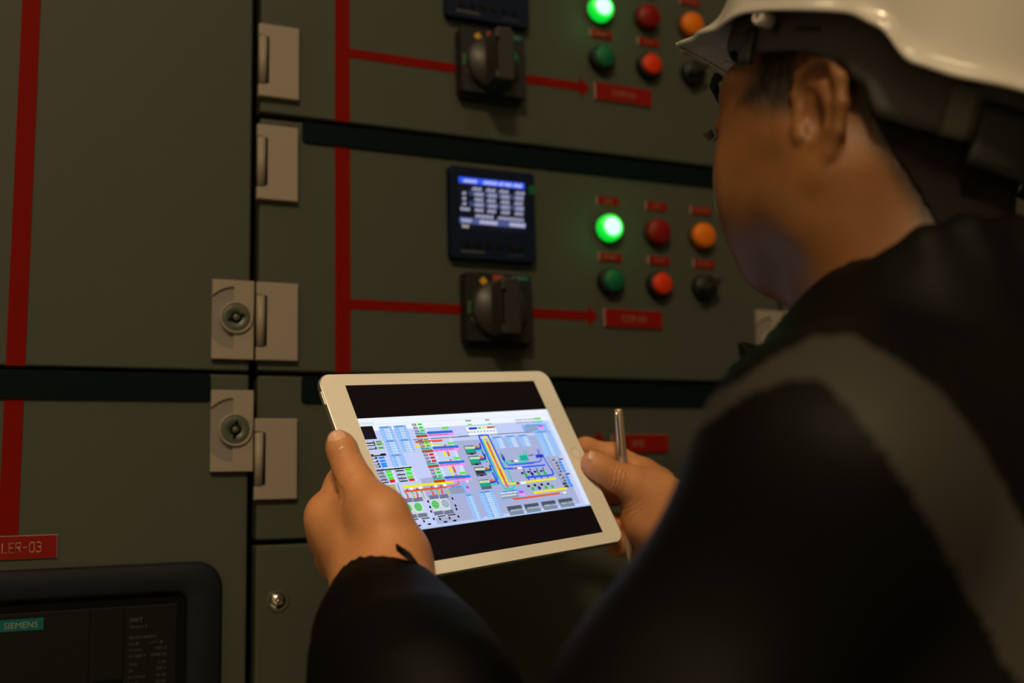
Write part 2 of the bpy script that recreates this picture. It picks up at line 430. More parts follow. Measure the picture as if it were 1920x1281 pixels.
def selector(e, x, z, ang=.5):
    b = MB(); b.lathe_y(x, z, [(0, 0), (.0150, 0), (.0150, -.0060), (.0142, -.0100), (.0128, -.0115), (0, -.0115)]); o = b.build('selector_switch', M['black'], e)
    b = MB(); c, s = math.cos(ang), math.sin(ang)
    q = [(-.0128, -.0030), (.0128, -.0030), (.0135, 0), (.0128, .0030), (-.0128, .0030), (-.0135, 0)]
    b.prism([(x + u * c - v * s, z + u * s + v * c) for u, v in q], -.0220, -.0105, .0008); b.build('selector_knob', M['black'], o)
    b = MB(); b.box(x + .0105 * c - .0007, x + .0105 * c + .0007, -.0224, -.0218, z + .0105 * s - .0016, z + .0105 * s + .0016); b.build('pointer_mark', M['print'], o)
    return o

PX = [.5345, .5945, .6530]
def controls(e, zp, zb, zl1, zl2, labels1, labels2, lit):
    for x, k in zip(PX, ('green', 'red', 'amber')): pilot(e, x, zp, k, core=(k == 'green'))
    push(e, PX[0], zb, 'green'); push(e, PX[1], zb, 'red'); selector(e, PX[2], zb)
    for z, ls in ((zl1, labels1), (zl2, labels2)):
        for x, t in zip((.5365, .5972, .6558), ls):
            plate(e, x - .0140, x + .0140, z - .0049, z + .0049, t, .0062, thick=.0014, name='legend_plate')

LCD_BLUE = (.02, .10, .95); LCD_TXT = (.42, .43, .62); LCD_ROW = (.035, .055, .14)
def screen_mesh(name, quads, mat, parent, frame):
    """quads: (colour, layer, [(s, t), ...]); frame(s, t, layer) -> world point"""
    vs = []; fs = []; cols = []
    for c, ly, pts in quads:
        k = len(vs); vs += [tuple(frame(s, t, ly)) for s, t in pts]; fs.append(tuple(range(k, k + len(pts)))); cols.append((c, len(pts)))
    me = bpy.data.meshes.new(name); me.from_pydata(vs, [], fs)
    ca = me.color_attributes.new('pixels', 'FLOAT_COLOR', 'CORNER')
    flat = []
    for c, n in cols: flat += [c[0], c[1], c[2], 1.0] * n
    ca.data.foreach_set('color', flat); me.update()
    o = link(name, me, mat, parent); recenter(o); return o
def rq(c, ly, x0, y0, x1, y1): return (c, ly, [(x0, y0), (x1, y0), (x1, y1), (x0, y1)])
def dashes(c, ly, x0, y0, h, words, cw=None, gap=.35):
    """unreadable fine print: one small bar group per character"""
    cw = cw or h * .62; out = []; x = x0
    for n in words:
        for k in range(n):
            out.append(rq(c, ly, x, y0 - h * (.75 + .25 * ((k * 7 + n) % 2)), x + cw * .78, y0)); x += cw
        x += cw * gap * 2
    return out

def meter(e, z0, on):
    x0, x1 = .3512, .4450; z1 = z0 + .0948
    b = MB(); b.prism(rrect(x0, x1, z0, z1, .0025), -.0100, 0, .0012); o = b.build('power_meter', M['meter'], e)
    b = MB()
    for k in range(6):
        kx = x0 + .0166 + k * .01185
        b.prism([(kx - .0038, z0 + .0118), (kx + .0038, z0 + .0118), (kx + .0028, z0 + .0168), (kx - .0022, z0 + .0180)], -.0112, -.0098, .0004)
    b.build('keypad', M['meterkey'], o)
    b = MB()
    x = x0 + .0112
    for k in range(10):
        w = .0018 + .0006 * (k % 3 == 1); b.box(x, x + w, -.01015, -.0099, z0 + .0055, z0 + .0077 + .0006 * (k in (0, 5))); x += w + .0006
    b.build('brand_print', M['print'], o); b = MB()
    for k in range(9): b.box(x0 + .062 + k * .0022, x0 + .0633 + k * .0022, -.01012, -.0099, z0 + .0056, z0 + .0067)
    b.build('model_print', M['print'], o)
    b = MB(); b.box(x1 - .0065, x1 + .0002, -.0103, -.0030, z1 - .0225, z1 - .0130); b.build('green_tab', M['push_green'], o)
    sx0, sx1, sz0, sz1 = .3610, .4335, z0 + .0300, z0 + .0835
    fr = lambda s, t, ly: (sx0 + (sx1 - sx0) * s, -.01008 - .00004 * ly, sz1 - (sz1 - sz0) * t)
    if not on:
        q = [rq((.0006, .0008, .001), 0, 0, 0, 1, 1)]
    else:
        q = [rq((.001, .003, .008), 0, 0, 0, 1, 1), rq(LCD_BLUE, 1, 0, 0, 1, .115)]
        T_ = (.55, .60, 1.0)
        q += dashes(T_, 2, .07, .095, .065, [6], .034); q += dashes(T_, 2, .37, .095, .07, [6, 2, 3, 4], .035)
        for i, x in enumerate((.20, .41, .61, .86)): q += dashes(LCD_TXT, 2, x, .235, .062, [4], .036)
        for r in range(4):
            y = .34 + r * .103
            if r % 2 == 0: q.append(rq(LCD_ROW, 1, .15, y - .09, .98, y + .008))
            q += dashes(LCD_TXT, 2, .02 if r == 3 else .05, y, .062, [5 if r == 3 else 2], .028)
            for i, x in enumerate((.22, .42, .62, .84)): q += dashes(LCD_TXT, 2, x + (.0 if (r * i) % 2 else .012), y, .066, [4], .033)
        q += dashes(LCD_TXT, 2, .24, .765, .066, [8], .034); q += dashes(LCD_TXT, 2, .58, .765, .060, [12], .033)
        q.append(rq((.07, .09, .26), 1, 0, .785, 1, .90))
        q += dashes(LCD_TXT, 2, .03, .87, .07, [5], .03); q += dashes((.55, .58, .75), 2, .30, .88, .075, [8], .034); q += dashes((.55, .58, .75), 2, .76, .88, .075, [7], .034)
        q += dashes((.42, .40, .34), 2, .04, .985, .065, [3], .034)
    screen_mesh('display', q, M['screen'], o, fr)
    return o

def rotary(e, zc):
    xc = .3995; h = .0360
    b = MB()
    # base block: chamfered lower edge
    b.prism(rrect(xc - h, xc + h, zc - h + .003, zc + h, .0015), -.0172, 0, .0012)
    b.prism([(xc - h + .002, zc - h - .001), (xc + h - .002, zc - h - .001), (xc + h - .002, zc - h + .01), (xc - h + .002, zc - h + .01)], -.0105, 0, .001)
    o = b.build('rotary_switch', M['black'], e)
    b = MB(); b.lathe_y(xc - .002, zc - .001, [(.0292, -.0170), (.0290, -.0215), (.0268, -.0262), (0, -.0262)], 64); d = b.build('dial', M['dkgrey'], o)
    b = MB(); x0, x1 = xc - .0125, xc + .0085
    prof = [(x0, zc - .0290), (x0 + .003, zc - .0310), (x1 - .003, zc - .0310), (x1, zc - .0290), (x1, zc + .0215), (x1 - .004, zc + .0255), (x0 + .004, zc + .0255), (x0, zc + .0215)]
    b.prism(prof, -.0520, -.0262, .0022, 3); g = b.build('grip', M['dkgrey'], o)
    b = MB(); b.box(x0 + .0006, x0 + .0022, -.0524, -.0500, zc - .022, zc + .0125); b.box(x0 + .0006, x0 + .0050, -.0524, -.0500, zc + .010, zc + .0135); b.build('padlock_slot', M['lockdark'], o)
    b = MB(); b.box(xc + .001, xc + .006, -.0500, -.0460, zc + .0245, zc + .0262, .0006); b.build('grip_cap', M['chrome'], o)  # small bright steel cap at the top of the grip
    b = MB(); y = -.01735
    b.prism([(xc - .0170 + .0045, zc + .0275), (xc - .0170, zc + .0320), (xc - .0170 - .0045, zc + .0275), (xc - .0170, zc + .0230)], y, -.0170); b.build('yellow_mark', M['yellow'], o)
    b = MB(); b.box(xc - .0068, xc + .0048, y, -.0170, zc + .0255, zc + .0345); t = b.build('on_mark', M['redmark'], o)
    b = MB(); wall_text(b, 'ON', xc - .001, zc + .0277, .0060, y - .0002, align='c'); b.build('lettering', M['engrave_dim'], o, normals=False)
    b = MB(); b.box(xc + .0140, xc + .0330, y, -.0170, zc + .0300, zc + .0348); b.build('brand_label', M['teal_lab'], o, normals=True)
    b = MB(); wall_text(b, 'SIEMENS', xc + .0235, zc + .0312, .0034, y - .0002, align='c'); b.build('brand_lettering', M['teal_txt'], o, normals=False)
    b = MB(); b.box(xc - .0342, xc - .0286, y, -.0170, zc - .0055, zc + .0062); b.build('off_mark', M['greenmark'], o)
    b = MB(); b.prism([(xc - .0310, zc - .0120), (xc - .0270, zc - .0165), (xc - .0262, zc - .0158), (xc - .0302, zc - .0085)], y, -.0170); b.build('position_line', M['print'], o)
    return o

# --- middle column
d = door(XM0, XM1, 1.7665, 2.098, 'upper middle compartment door with a dark meter, cut off by the top of the photo')
tape(d, .2365, .2515, 1.7667, 2.098); tape(d, .2513, .3640, 1.8340, 1.8438); arrow(d, .4350, .5076, .5205, 1.8340, 1.8438)
meter(d, 1.8920, False); rotary(d, 1.8425)
controls(d, 1.9310, 1.8735, 1.9630, 1.9040, ['ON', 'OFF', 'TRIPPED'], ['START', 'STOP', 'AUTO'], True)
plate(d, .5252, .5975, 1.8268, 1.8466, 'CHP-03', .0100)
hinge(d, .1618, 1.8172)
d = door(XM0, XM1, 1.5185, 1.7610, 'centre compartment door with a lit meter, round lamps and push buttons')
tape(d, .2365, .2515, 1.5187, 1.7408); tape(d, .2513, .3640, 1.5802, 1.5900); arrow(d, .4350, .5076, .5195, 1.5802, 1.5900)
meter(d, 1.6362, True); rotary(d, 1.5845)
controls(d, 1.6812, 1.6228, 1.7122, 1.6505, ['ON', 'OFF', 'TRIPPED'], ['START', 'STOP', 'AUTO'], True)
plate(d, .5258, .5975, 1.5742, 1.5938, 'CDP-03', .0100)
band(d, .2045, .7190, 1.7408, 1.7612)
hinge(d, .1612, 1.7163); hinge(d, .1618, 1.5643); lock(d, .7205, 1.5643, turn=1.2)
d = door(XM0, XM1, 1.3655, 1.5145, 'narrow middle compartment door half hidden behind the tablet')
tape(d, .2365, .2515, 1.4578, 1.4896); 
b = MB(); zc = 1.4528
b.prism([(.2365, 1.4479), (.5115, 1.4479), (.5115, zc - .0118), (.5240, zc), (.5115, zc + .0118), (.5115, 1.4577), (.2365, 1.4577)], -.0007, 0.0); b.build('red_arrow', M['red'], d)
plate(d, .5295, .5980, 1.4410, 1.4602, 'SME', .0100, tx=.5600)
band(d, .2045, .7190, 1.4896, 1.5147)
hinge(d, .1615, 1.4381); lock(d, .7205, 1.4640, turn=1.5)
d = door(XM0, XM1, .105, 1.3612, 'tall lower middle door fastened by a domed screw')
b = MB(); b.lathe_y(.1830, 1.3133, [(.0092, -.0002), (.0085, -.0003), (.0060, -.0004), (.0058, -.0007), (.0053, -.0030), (.0040, -.0046), (.0018, -.0053), (.0007, -.0054), (.0005, -.0036), (0, -.0036)], 40); sc_ = b.build('screw', M['chrome'], d)
b = MB(); b.lathe_y(.1842, 1.3115, [(.0068, -.0005), (.0078, -.0012), (.0092, -.0012), (.0108, .0000)], 48); b.build('screw_collar', M['panel'], d)
hinge(d, .1615, 1.02); lock(d, .7205, 1.02)

# --- left column
d = door(XL0, XL1, 1.5180, 2.098, 'tall plain upper left door with a red line near its left side')
tape(d, -.0435, -.0285, 1.5182, 2.098); lock(d, .1225, 1.5645, 1.5662, turn=.35)
d = door(XL0, XL1, .105, 1.5148, 'lower left door holding the circuit breaker')
tape(d, -.0435, -.0285, 1.3777, 1.4905)
band(d, -.440, .1225, 1.4905, 1.5150); lock(d, .1230, 1.4635, 1.4642, turn=1.45)
# sign
b = MB(); b.box(-.0770, .0016, -.0016, 0, 1.3583, 1.3776, .0002, 1); sg = b.build('nameplate', M['plate_core'], d)
b = MB(); b.box(-.0766, .0010, -.0020, -.0014, 1.3588, 1.3770); b.build('plate_face', M['plate_red'], sg)
GL = {'C': [[(4, 7), (3, 8), (1, 8), (0, 7), (0, 1), (1, 0), (3, 0), (4, 1)]], 'H': [[(0, 0), (0, 8)], [(4, 0), (4, 8)], [(0, 4), (4, 4)]], 'I': [[(2, 0), (2, 8)]],
      'L': [[(0, 8), (0, 0), (4, 0)]], 'E': [[(4, 8), (0, 8), (0, 0), (4, 0)], [(0, 4), (3, 4)]], 'R': [[(0, 0), (0, 8), (3, 8), (4, 7), (4, 5.2), (3, 4.2), (0, 4.2)], [(2.2, 4.2), (4, 0)]],
      '-': [[(.6, 4), (3.4, 4)]], '0': [[(1, 0), (0, 1), (0, 7), (1, 8), (3, 8), (4, 7), (4, 1), (3, 0), (1, 0)]], '3': [[(0, 7.2), (1, 8), (3, 8), (4, 7), (4, 5), (3, 4.2), (1.3, 4.2)], [(3, 4.2), (4, 3.3), (4, 1), (3, 0), (1, 0), (0, .9)]]}
b = MB(); u = .00098; xe = -.0105
word = 'CHILLER-03'; pitch = .00505
for i, ch in enumerate(word):
    gx = xe - (len(word) - i) * pitch + .0011
    for st in GL[ch]: b.tube([(gx + p[0] * u * .92, -.0021, 1.3638 + p[1] * u) for p in st], .00036, 6)
b.build('lettering', M['engrave'], sg)
# circuit breaker
def breaker(e):
    x1, z1 = .1348, 1.3500; x0, z0 = -.300, 1.060
    b = MB()
    outer = rrect(x0, x1, z0, z1, .022, 8); inner = rrect(x0 + .031, x1 - .0300, z0 + .026, z1 - .0262, .010, 8)
    n = len(outer)
    def ring(pts, y): return [b.bm.verts.new((px, y, pz)) for px, pz in pts]
    def shrink(pts, k):
        cx, cz = (x0 + x1) / 2, (z0 + z1) / 2
        return [(px + (k if px < cx else -k), pz + (k if pz < cz else -k)) for px, pz in pts]
    rs = [ring(outer, 0), ring(outer, -.0035), ring(shrink(outer, .003), -.0062), ring(shrink(inner, -.004), -.0062), ring(shrink(inner, -.001), -.0040), ring(inner, .018)]
    for i_, (A, B) in enumerate(zip(rs, rs[1:])):
        for k in range(n):
            f = b.bm.faces.new((A[k], A[(k + 1) % n], B[(k + 1) % n], B[k])); f.smooth = True; f.material_index = 1 if i_ >= 4 else 0
    o = b.build('breaker_frame', [M['breaker_frame'], M['panel_dark']], e)
    b = MB(); b.box(x0 + .045, .0985, -.0008, .020, z0 + .03, 1.3155, .0012); f = b.build('breaker_face', M['breaker'], o)
    b = MB(); b.box(x0 + .028, x1 - .0280, -.0001, .0005, z0 + .025, z1 - .0250); b.build('breaker_recess', M['panel_dark'], o)
    b = MB(); b.box(.0283, .0288, -.0010, -.0006, 1.10, 1.3150); b.box(.0550, .0556, -.0010, -.0006, 1.10, 1.3150); b.box(.0315, .0550, -.0011, -.0007, 1.12, 1.2565); b.build('face_groove', M['lockdark'], o)
    b = MB(); b.box(-.0420, -.0068, -.0012, -.0006, 1.3010, 1.3105); b.build('brand_label', M['teal_lab'], o)
    b = MB(); wall_text(b, 'SIEMENS', -.0235, 1.3033, .0070, -.0014, align='c', squash=.98); b.build('brand_lettering', M['teal_txt'], o, normals=False)
    b = MB(); y = -.0011; xl, xr = .0597, .0900
    rows = [(1.3018, .0052, '3WT', None), (1.2970, .0036, 'Version 2', None), (1.2880, .0034, 'IEC/EN 60947-2', None), (1.2830, .0034, 'Cat.B', 'sym'), (1.2780, .0034, 'I n max.', '1250 A'), (1.2728, .0034, 'Ui 1000 V', '50/60 Hz'),
            (1.2665, .0034, 'Uimp', '12 kV'), (1.2613, .0034, 'Ue', '500 V'), (1.2560, .0034, 'Ics (=/Icu)', '65 kA'), (1.2508, .0034, 'Icw 1s', '50 kA')]
    for z, s, t, r in rows:
        wall_text(b, t, xl, z, s, y, align='l')
        if r == 'sym':
            b.tube([(.0745, y, z + .0006), (.0785, y, z + .0008), (.0835, y, z + .0030)], .00018, 5); b.tube([(.0830, y, z + .0010), (.0890, y, z + .0010)], .00018, 5)
            b.tube([(.0848, y, z - .0004), (.0872, y, z + .0024)], .00018, 5); b.tube([(.0848, y, z + .0024), (.0872, y, z - .0004)], .00018, 5)
        elif r: wall_text(b, r, xr, z, s, y, align='r')
    b.build('rating_lettering', M['print'], o, normals=False)
    b = MB(); b.prism(rrect(-.20, -.12, 1.12, 1.20, .01), -.006, -.0006, .002); b.build('push_plate', M['black'], o)
M['breaker'] = mat('breaker_black', (0.0055, 0.0060, 0.0058), 0.6, spec=0.08)
M['breaker_frame'] = mat('breaker_grey_frame', (0.0070, 0.0090, 0.0125), 0.6, spec=0.1)
breaker(d)

# --- right column
d = door(XR0, XR1, 1.5185, 2.098, 'upper right door behind the helmet')
hinge(d, .7612, 1.5643); hinge(d, .7612, 1.93); lock(d, 1.322, 1.5643)
d = door(XR0, XR1, .105, 1.5148, 'lower right door hidden behind the worker')
band(d, .805, 1.32, 1.4896, 1.5147)
hinge(d, .7612, 1.4381); hinge(d, .7612, .9); lock(d, 1.322, 1.4640)
# ------------------------------------------------------------------ tablet (landscape, home button on the right)
TO = np.array([0.30449, -0.19288, 1.42641]); TU = np.array([0.94364, 0.32307, 0.07193]); TV = np.array([0.20802, -0.40985, -0.88812]); TN = np.array([-0.25744, 0.85302, -0.45396])
def tp(u, v, n=0.0): return TO + (TU * u + TV * v + TN * n) / 1000.0     # millimetres on the tablet; n grows away from the viewer
# drawing on the display, in millimetres: rectangles, pipes, discs, fine print, tables
UI = [('R','white',1,-98.5,-44.6,98.5,-33.5),('R','bg',1,-98.5,-33.5,98.5,49.2),('R','paper',1,93.2,-44.6,98.5,49.2),('R','line',2,-98.5,-39.2,98.5,-38.9),('T','gtext',4,-97.5,-39.6,1.9,'Chiller Plant 3D'),('R','black',2,-99.0,-37.8,-87.7,-26.6),('B',-82.6,-36.9,-70.9,-25.3,5,0.34,0.78,1),
('B',-69.2,-37.0,-57.3,-25.3,5,0.4,0.72,1),('B',-82.0,-25.0,-70.5,-13.2,5,0.33,0.75,1),('B',-68.9,-25.0,-57.5,-13.6,5,0.33,0.8,1),('B',-82.6,-12.8,-70.1,-1.5,6,0.42,0.68,1),('R','dark',2,-98.6,-25.3,-91.1,-23.2),('R','lime',2,-90.0,-24.9,-84.1,-23.1),('D','white',4,-98.5,-24.1,1.5,(7,)),
('D','dtext',4,-89.7,-23.7,1.7,(4,)),('R','dark',2,-98.6,-23.2,-91.0,-21.1),('R','lime',2,-90.0,-22.8,-83.9,-20.9),('D','white',4,-98.6,-21.9,1.5,(7,)),('D','dtext',4,-89.7,-21.6,1.7,(4,)),('R','dark',2,-98.9,-20.1,-90.9,-18.0),('R','lime',2,-89.9,-19.6,-84.4,-17.9),
('D','white',4,-98.9,-18.9,1.5,(7,)),('D','dtext',4,-89.6,-18.5,1.7,(4,)),('R','black',2,-98.3,-14.2,-85.1,-12.2),('D','white',4,-96.1,-13.2,1.4,(7,)),('R','dark',2,-98.6,-11.8,-93.7,-10.1),('R','blue',2,-92.8,-11.6,-87.3,-9.9),('D','white',4,-98.3,-10.7,1.4,(3,)),
('R','dark',2,-98.3,-9.0,-93.7,-7.4),('R','blue',2,-92.7,-8.9,-87.5,-7.2),('D','white',4,-98.1,-8.0,1.4,(3,)),('R','dark',2,-98.1,-6.7,-93.6,-4.9),('R','blue',2,-92.5,-6.6,-87.4,-4.6),('D','white',4,-98.0,-5.5,1.4,(3,)),('R','dark',2,-97.9,-4.6,-93.4,-3.0),
('R','blue',2,-92.5,-4.5,-87.5,-2.8),('D','white',4,-97.6,-3.6,1.4,(3,)),('R','black',2,-98.7,-1.4,-66.6,-0.3),('D','white',4,-91.3,-1.5,1.3,(6,5,2,7,5)),('R','dark',2,-98.2,-0.1,-92.5,2.1),('R','green',2,-90.9,-0.1,-86.0,2.2),('R','white',2,-85.1,0.6,-84.0,2.3),
('D','white',4,-98.1,1.2,1.2,(4,3)),('R','dark',2,-98.1,2.6,-92.2,4.8),('R','green',2,-90.8,2.6,-86.0,4.9),('R','white',2,-85.0,3.3,-84.0,5.0),('D','white',4,-97.9,3.9,1.2,(4,3)),('R','dark',2,-97.9,5.3,-91.9,7.5),('R','green',2,-90.6,5.3,-86.0,7.6),
('R','white',2,-85.0,6.0,-84.0,7.7),('D','white',4,-97.7,6.6,1.2,(4,3)),('R','dark',2,-97.6,7.7,-91.4,9.9),('R','red',2,-90.4,7.6,-85.8,10.0),('R','white',2,-84.8,8.4,-83.8,10.0),('D','white',4,-97.4,8.9,1.2,(4,3)),('R','dark',2,-82.1,-0.3,-74.5,1.7),
('R','green',2,-73.1,-0.6,-68.1,1.8),('R','white',2,-66.9,0.3,-66.0,1.8),('D','white',4,-81.6,0.6,1.2,(3,6)),('R','dark',2,-82.2,2.9,-74.6,4.9),('R','green',2,-73.3,2.8,-68.3,5.0),('R','white',2,-67.1,3.5,-66.2,5.1),('D','white',4,-81.7,3.8,1.2,(3,6)),
('R','dark',2,-82.3,5.9,-74.7,7.9),('R','green',2,-73.5,6.0,-68.4,8.1),('R','white',2,-67.3,6.6,-66.3,8.1),('D','white',4,-81.7,6.9,1.2,(3,6)),('R','dark',2,-82.0,8.2,-74.4,10.3),('R','red',2,-73.3,8.4,-68.2,10.4),('R','white',2,-67.1,8.9,-66.1,10.5),
('D','white',4,-81.5,9.2,1.2,(3,6)),('R','olive',1,-97.5,11.6,-86.8,25.7),('P','yellow',2,1.0,-95.2,12.2,-87.2,12.4),('P','yellow',2,1.0,-94.5,13.8,-87.2,13.9),('P','yellow',2,1.0,-93.8,15.4,-87.3,15.3),('P','yellow',2,1.0,-93.1,17.0,-87.3,16.8),('P','yellow',2,1.0,-92.4,18.5,-87.3,18.3),
('P','yellow',2,1.0,-91.7,20.1,-87.3,19.7),('P','yellow',2,1.0,-91.0,21.7,-87.3,21.2),('P','yellow',2,1.0,-90.3,23.2,-87.3,22.7),('P','yellow',2,1.0,-89.6,24.8,-87.4,24.1),('R','black',4,-51.3,-37.6,-47.2,-35.8),('D','white',5,-51.1,-36.4,1.1,(5,)),('R','green',4,-45.9,-37.6,-41.6,-36.0),
('R','white',4,-39.9,-37.6,-38.6,-36.0),('D','dtext',5,-45.0,-36.5,1.0,(4,)),('R','black',4,-51.2,-34.8,-47.2,-33.0),('D','white',5,-51.0,-33.5,1.1,(5,)),('R','green',4,-45.8,-34.8,-41.5,-33.1),('R','white',4,-39.8,-34.7,-38.6,-33.2),('D','dtext',5,-44.9,-33.6,1.0,(4,)),
('R','black',4,-51.1,-31.9,-47.1,-30.1),('D','white',5,-51.0,-30.7,1.1,(5,)),('R','green',4,-45.7,-31.9,-41.4,-30.2),('R','white',4,-39.8,-31.8,-38.5,-30.3),('D','dtext',5,-44.8,-30.8,1.0,(4,)),('R','teal',4,-51.5,-29.5,-41.3,-27.7),('P','azure',4,2.3,-40.0,-28.8,-14.4,-28.8),
('P','brick',4,2.2,-51.5,-26.3,-40.6,-26.5),('P','pink',4,2.3,-40.2,-26.6,-14.2,-26.5),('D','dtext',5,-51.3,-28.6,1.1,(6,4)),('D','dtext',5,-39.3,-28.6,1.2,(6,4,7,7)),('D','brick',5,-39.5,-26.3,1.2,(6,4,7,7)),('P','sky',3,1.0,-37.4,-32.3,-23.8,-32.2),('P','lgreen',4,2.2,-23.8,-32.1,-17.0,-32.2),
('R','black',4,-51.5,-24.2,-47.4,-22.4),('D','white',5,-51.3,-23.0,1.1,(5,)),('R','green',4,-46.1,-24.1,-41.8,-22.4),('R','white',4,-40.2,-24.0,-38.9,-22.5),('D','dtext',5,-45.2,-23.0,1.0,(4,)),('R','black',4,-51.4,-21.3,-47.3,-19.5),('D','white',5,-51.2,-20.1,1.1,(5,)),
('R','green',4,-46.0,-21.3,-41.7,-19.6),('R','white',4,-40.1,-21.2,-38.8,-19.6),('D','dtext',5,-45.1,-20.2,1.0,(4,)),('R','black',4,-51.3,-18.5,-47.3,-16.7),('D','white',5,-51.1,-17.3,1.1,(5,)),('R','green',4,-45.9,-18.5,-41.7,-16.8),('R','white',4,-40.0,-18.3,-38.7,-16.8),
('D','dtext',5,-45.0,-17.3,1.0,(4,)),('R','teal',4,-51.6,-16.1,-41.6,-14.3),('P','azure',4,2.3,-40.3,-15.4,-14.9,-15.1),('P','brick',4,2.2,-51.6,-13.0,-40.9,-13.1),('P','pink',4,2.3,-40.4,-13.2,-14.6,-12.8),('D','dtext',5,-51.4,-15.2,1.1,(6,4)),('D','dtext',5,-39.5,-15.1,1.2,(6,4,7,7)),
('D','brick',5,-39.7,-12.9,1.2,(6,4,7,7)),('P','sky',3,1.0,-37.7,-18.7,-24.2,-18.5),('P','lgreen',4,2.2,-24.2,-18.4,-17.4,-18.4),('R','black',4,-51.5,-11.0,-47.5,-9.2),('D','white',5,-51.3,-9.8,1.1,(5,)),('R','red',4,-46.1,-10.9,-41.9,-9.2),('R','white',4,-40.3,-10.7,-39.0,-9.2),
('R','black',4,-51.4,-8.2,-47.4,-6.4),('D','white',5,-51.2,-7.0,1.1,(5,)),('R','red',4,-46.1,-8.1,-41.8,-6.4),('R','white',4,-40.2,-7.9,-38.9,-6.4),('R','black',4,-51.3,-5.5,-47.3,-3.6),('D','white',5,-51.1,-4.3,1.1,(5,)),('R','red',4,-46.0,-5.3,-41.7,-3.6),
('R','white',4,-40.1,-5.1,-38.8,-3.6),('R','teal',4,-51.6,-3.1,-41.7,-1.2),('P','azure',4,2.3,-40.4,-2.2,-15.1,-1.6),('P','brick',4,2.2,-51.6,-0.0,-41.0,0.0),('P','pink',4,2.3,-40.5,-0.1,-14.9,0.6),('D','dtext',5,-51.4,-2.2,1.1,(6,4)),('D','dtext',5,-39.6,-1.9,1.2,(6,4,7,7)),
('D','brick',5,-39.8,0.2,1.2,(6,4,7,7)),('P','sky',3,1.0,-37.8,-5.5,-24.4,-5.1),('P','lgreen',4,2.2,-24.4,-5.0,-17.7,-5.0),('R','black',4,-51.2,1.8,-47.2,3.7),('D','white',5,-51.0,3.0,1.1,(5,)),('R','green',4,-45.8,2.0,-41.6,3.7),('R','white',4,-40.0,2.2,-38.7,3.8),
('D','dtext',5,-45.0,3.1,1.0,(4,)),('R','black',4,-51.1,4.6,-47.1,6.4),('D','white',5,-50.9,5.8,1.1,(5,)),('R','green',4,-45.8,4.8,-41.6,6.5),('R','white',4,-39.9,5.0,-38.7,6.5),('D','dtext',5,-44.9,5.9,1.0,(4,)),('R','black',4,-51.0,7.3,-47.0,9.2),
('D','white',5,-50.8,8.5,1.1,(5,)),('R','green',4,-45.7,7.5,-41.5,9.3),('R','white',4,-39.8,7.8,-38.6,9.3),('D','dtext',5,-44.8,8.6,1.0,(4,)),('R','teal',4,-51.3,9.7,-41.4,11.7),('P','azure',4,2.3,-40.1,10.6,-15.1,11.5),('P','brick',4,2.2,-51.3,12.7,-40.7,12.9),
('P','pink',4,2.3,-40.3,12.8,-14.8,13.7),('D','dtext',5,-51.1,10.5,1.1,(6,4)),('D','dtext',5,-39.4,10.9,1.2,(6,4,7,7)),('D','brick',5,-39.6,13.0,1.2,(6,4,7,7)),('P','sky',3,1.0,-37.5,7.4,-24.2,8.0),('P','lgreen',4,2.2,-24.3,8.0,-17.6,8.2),('P','dgrey',2,0.7,-55.7,-23.7,0.5,-23.5),
('P','dgrey',2,0.7,-10.3,-23.9,71.0,-23.3),('P','dgrey',2,0.5,74.6,1.0,77.9,23.2),('P','dgrey',2,0.6,-84.4,11.0,-85.4,25.4),('P','red2',2,1.8,-54.4,-21.6,-28.0,-21.4),('P','yel2',2,1.6,-55.0,-18.0,-34.4,-18.1,-31.2,-16.5),('P','yel2',2,2.0,-30.9,-12.1,-31.0,-7.4),('P','yel2',2,2.0,-31.1,-5.7,-31.1,-3.4),
('P','yel2',2,2.0,-31.8,1.3,-31.4,5.5),('P','red2',2,2.0,-27.6,-17.8,-27.2,-16.5),('P','red2',2,2.0,-27.4,-11.6,-27.6,-7.4),('P','red2',2,2.0,-27.7,-5.4,-27.6,-3.4),('P','red2',2,2.0,-28.2,1.6,-27.8,5.6),('P','pale',2,2.6,-19.5,-24.1,-20.0,9.4),('P','yel2',2,2.0,-31.1,3.3,-31.4,9.4),
('P','red2',2,2.0,-28.0,4.0,-27.9,9.3),('P','pale',2,2.6,-21.8,4.5,-19.8,16.5),('P','yel2',3,1.9,-81.3,14.4,-33.3,14.6),('P','red2',3,1.9,-81.5,18.1,-42.7,18.2),('P','red2',3,0.9,-42.7,18.2,-31.7,17.5,-28.8,16.5,-28.8,14.4),('E','g2',4,-80.2,19.9,1.6,1.6),('E','g2',4,-74.7,19.6,1.6,1.6),
('E','g2',4,-71.0,19.8,1.6,1.6),('E','g2',4,-66.0,19.7,1.6,1.6),('E','g2',4,-56.8,19.8,1.6,1.6),('E','g2',4,-51.6,19.5,1.6,1.6),('R','white',4,-75.4,15.5,-72.7,17.5),('R','white',4,-67.1,15.5,-64.3,17.5),('R','white',4,-52.8,15.5,-50.0,17.6),
('R','white',4,-44.2,15.4,-41.3,17.5),('R','brick',4,-78.9,16.3,-77.3,17.8),('R','brick',4,-70.1,16.5,-68.4,18.0),('R','brick',4,-56.3,16.4,-54.6,18.0),('R','brick',4,-47.4,16.2,-45.7,17.8),('P','red2',3,1.6,-79.5,20.3,-80.0,24.4),('P','yel3',3,1.6,-74.3,20.5,-74.6,24.5),
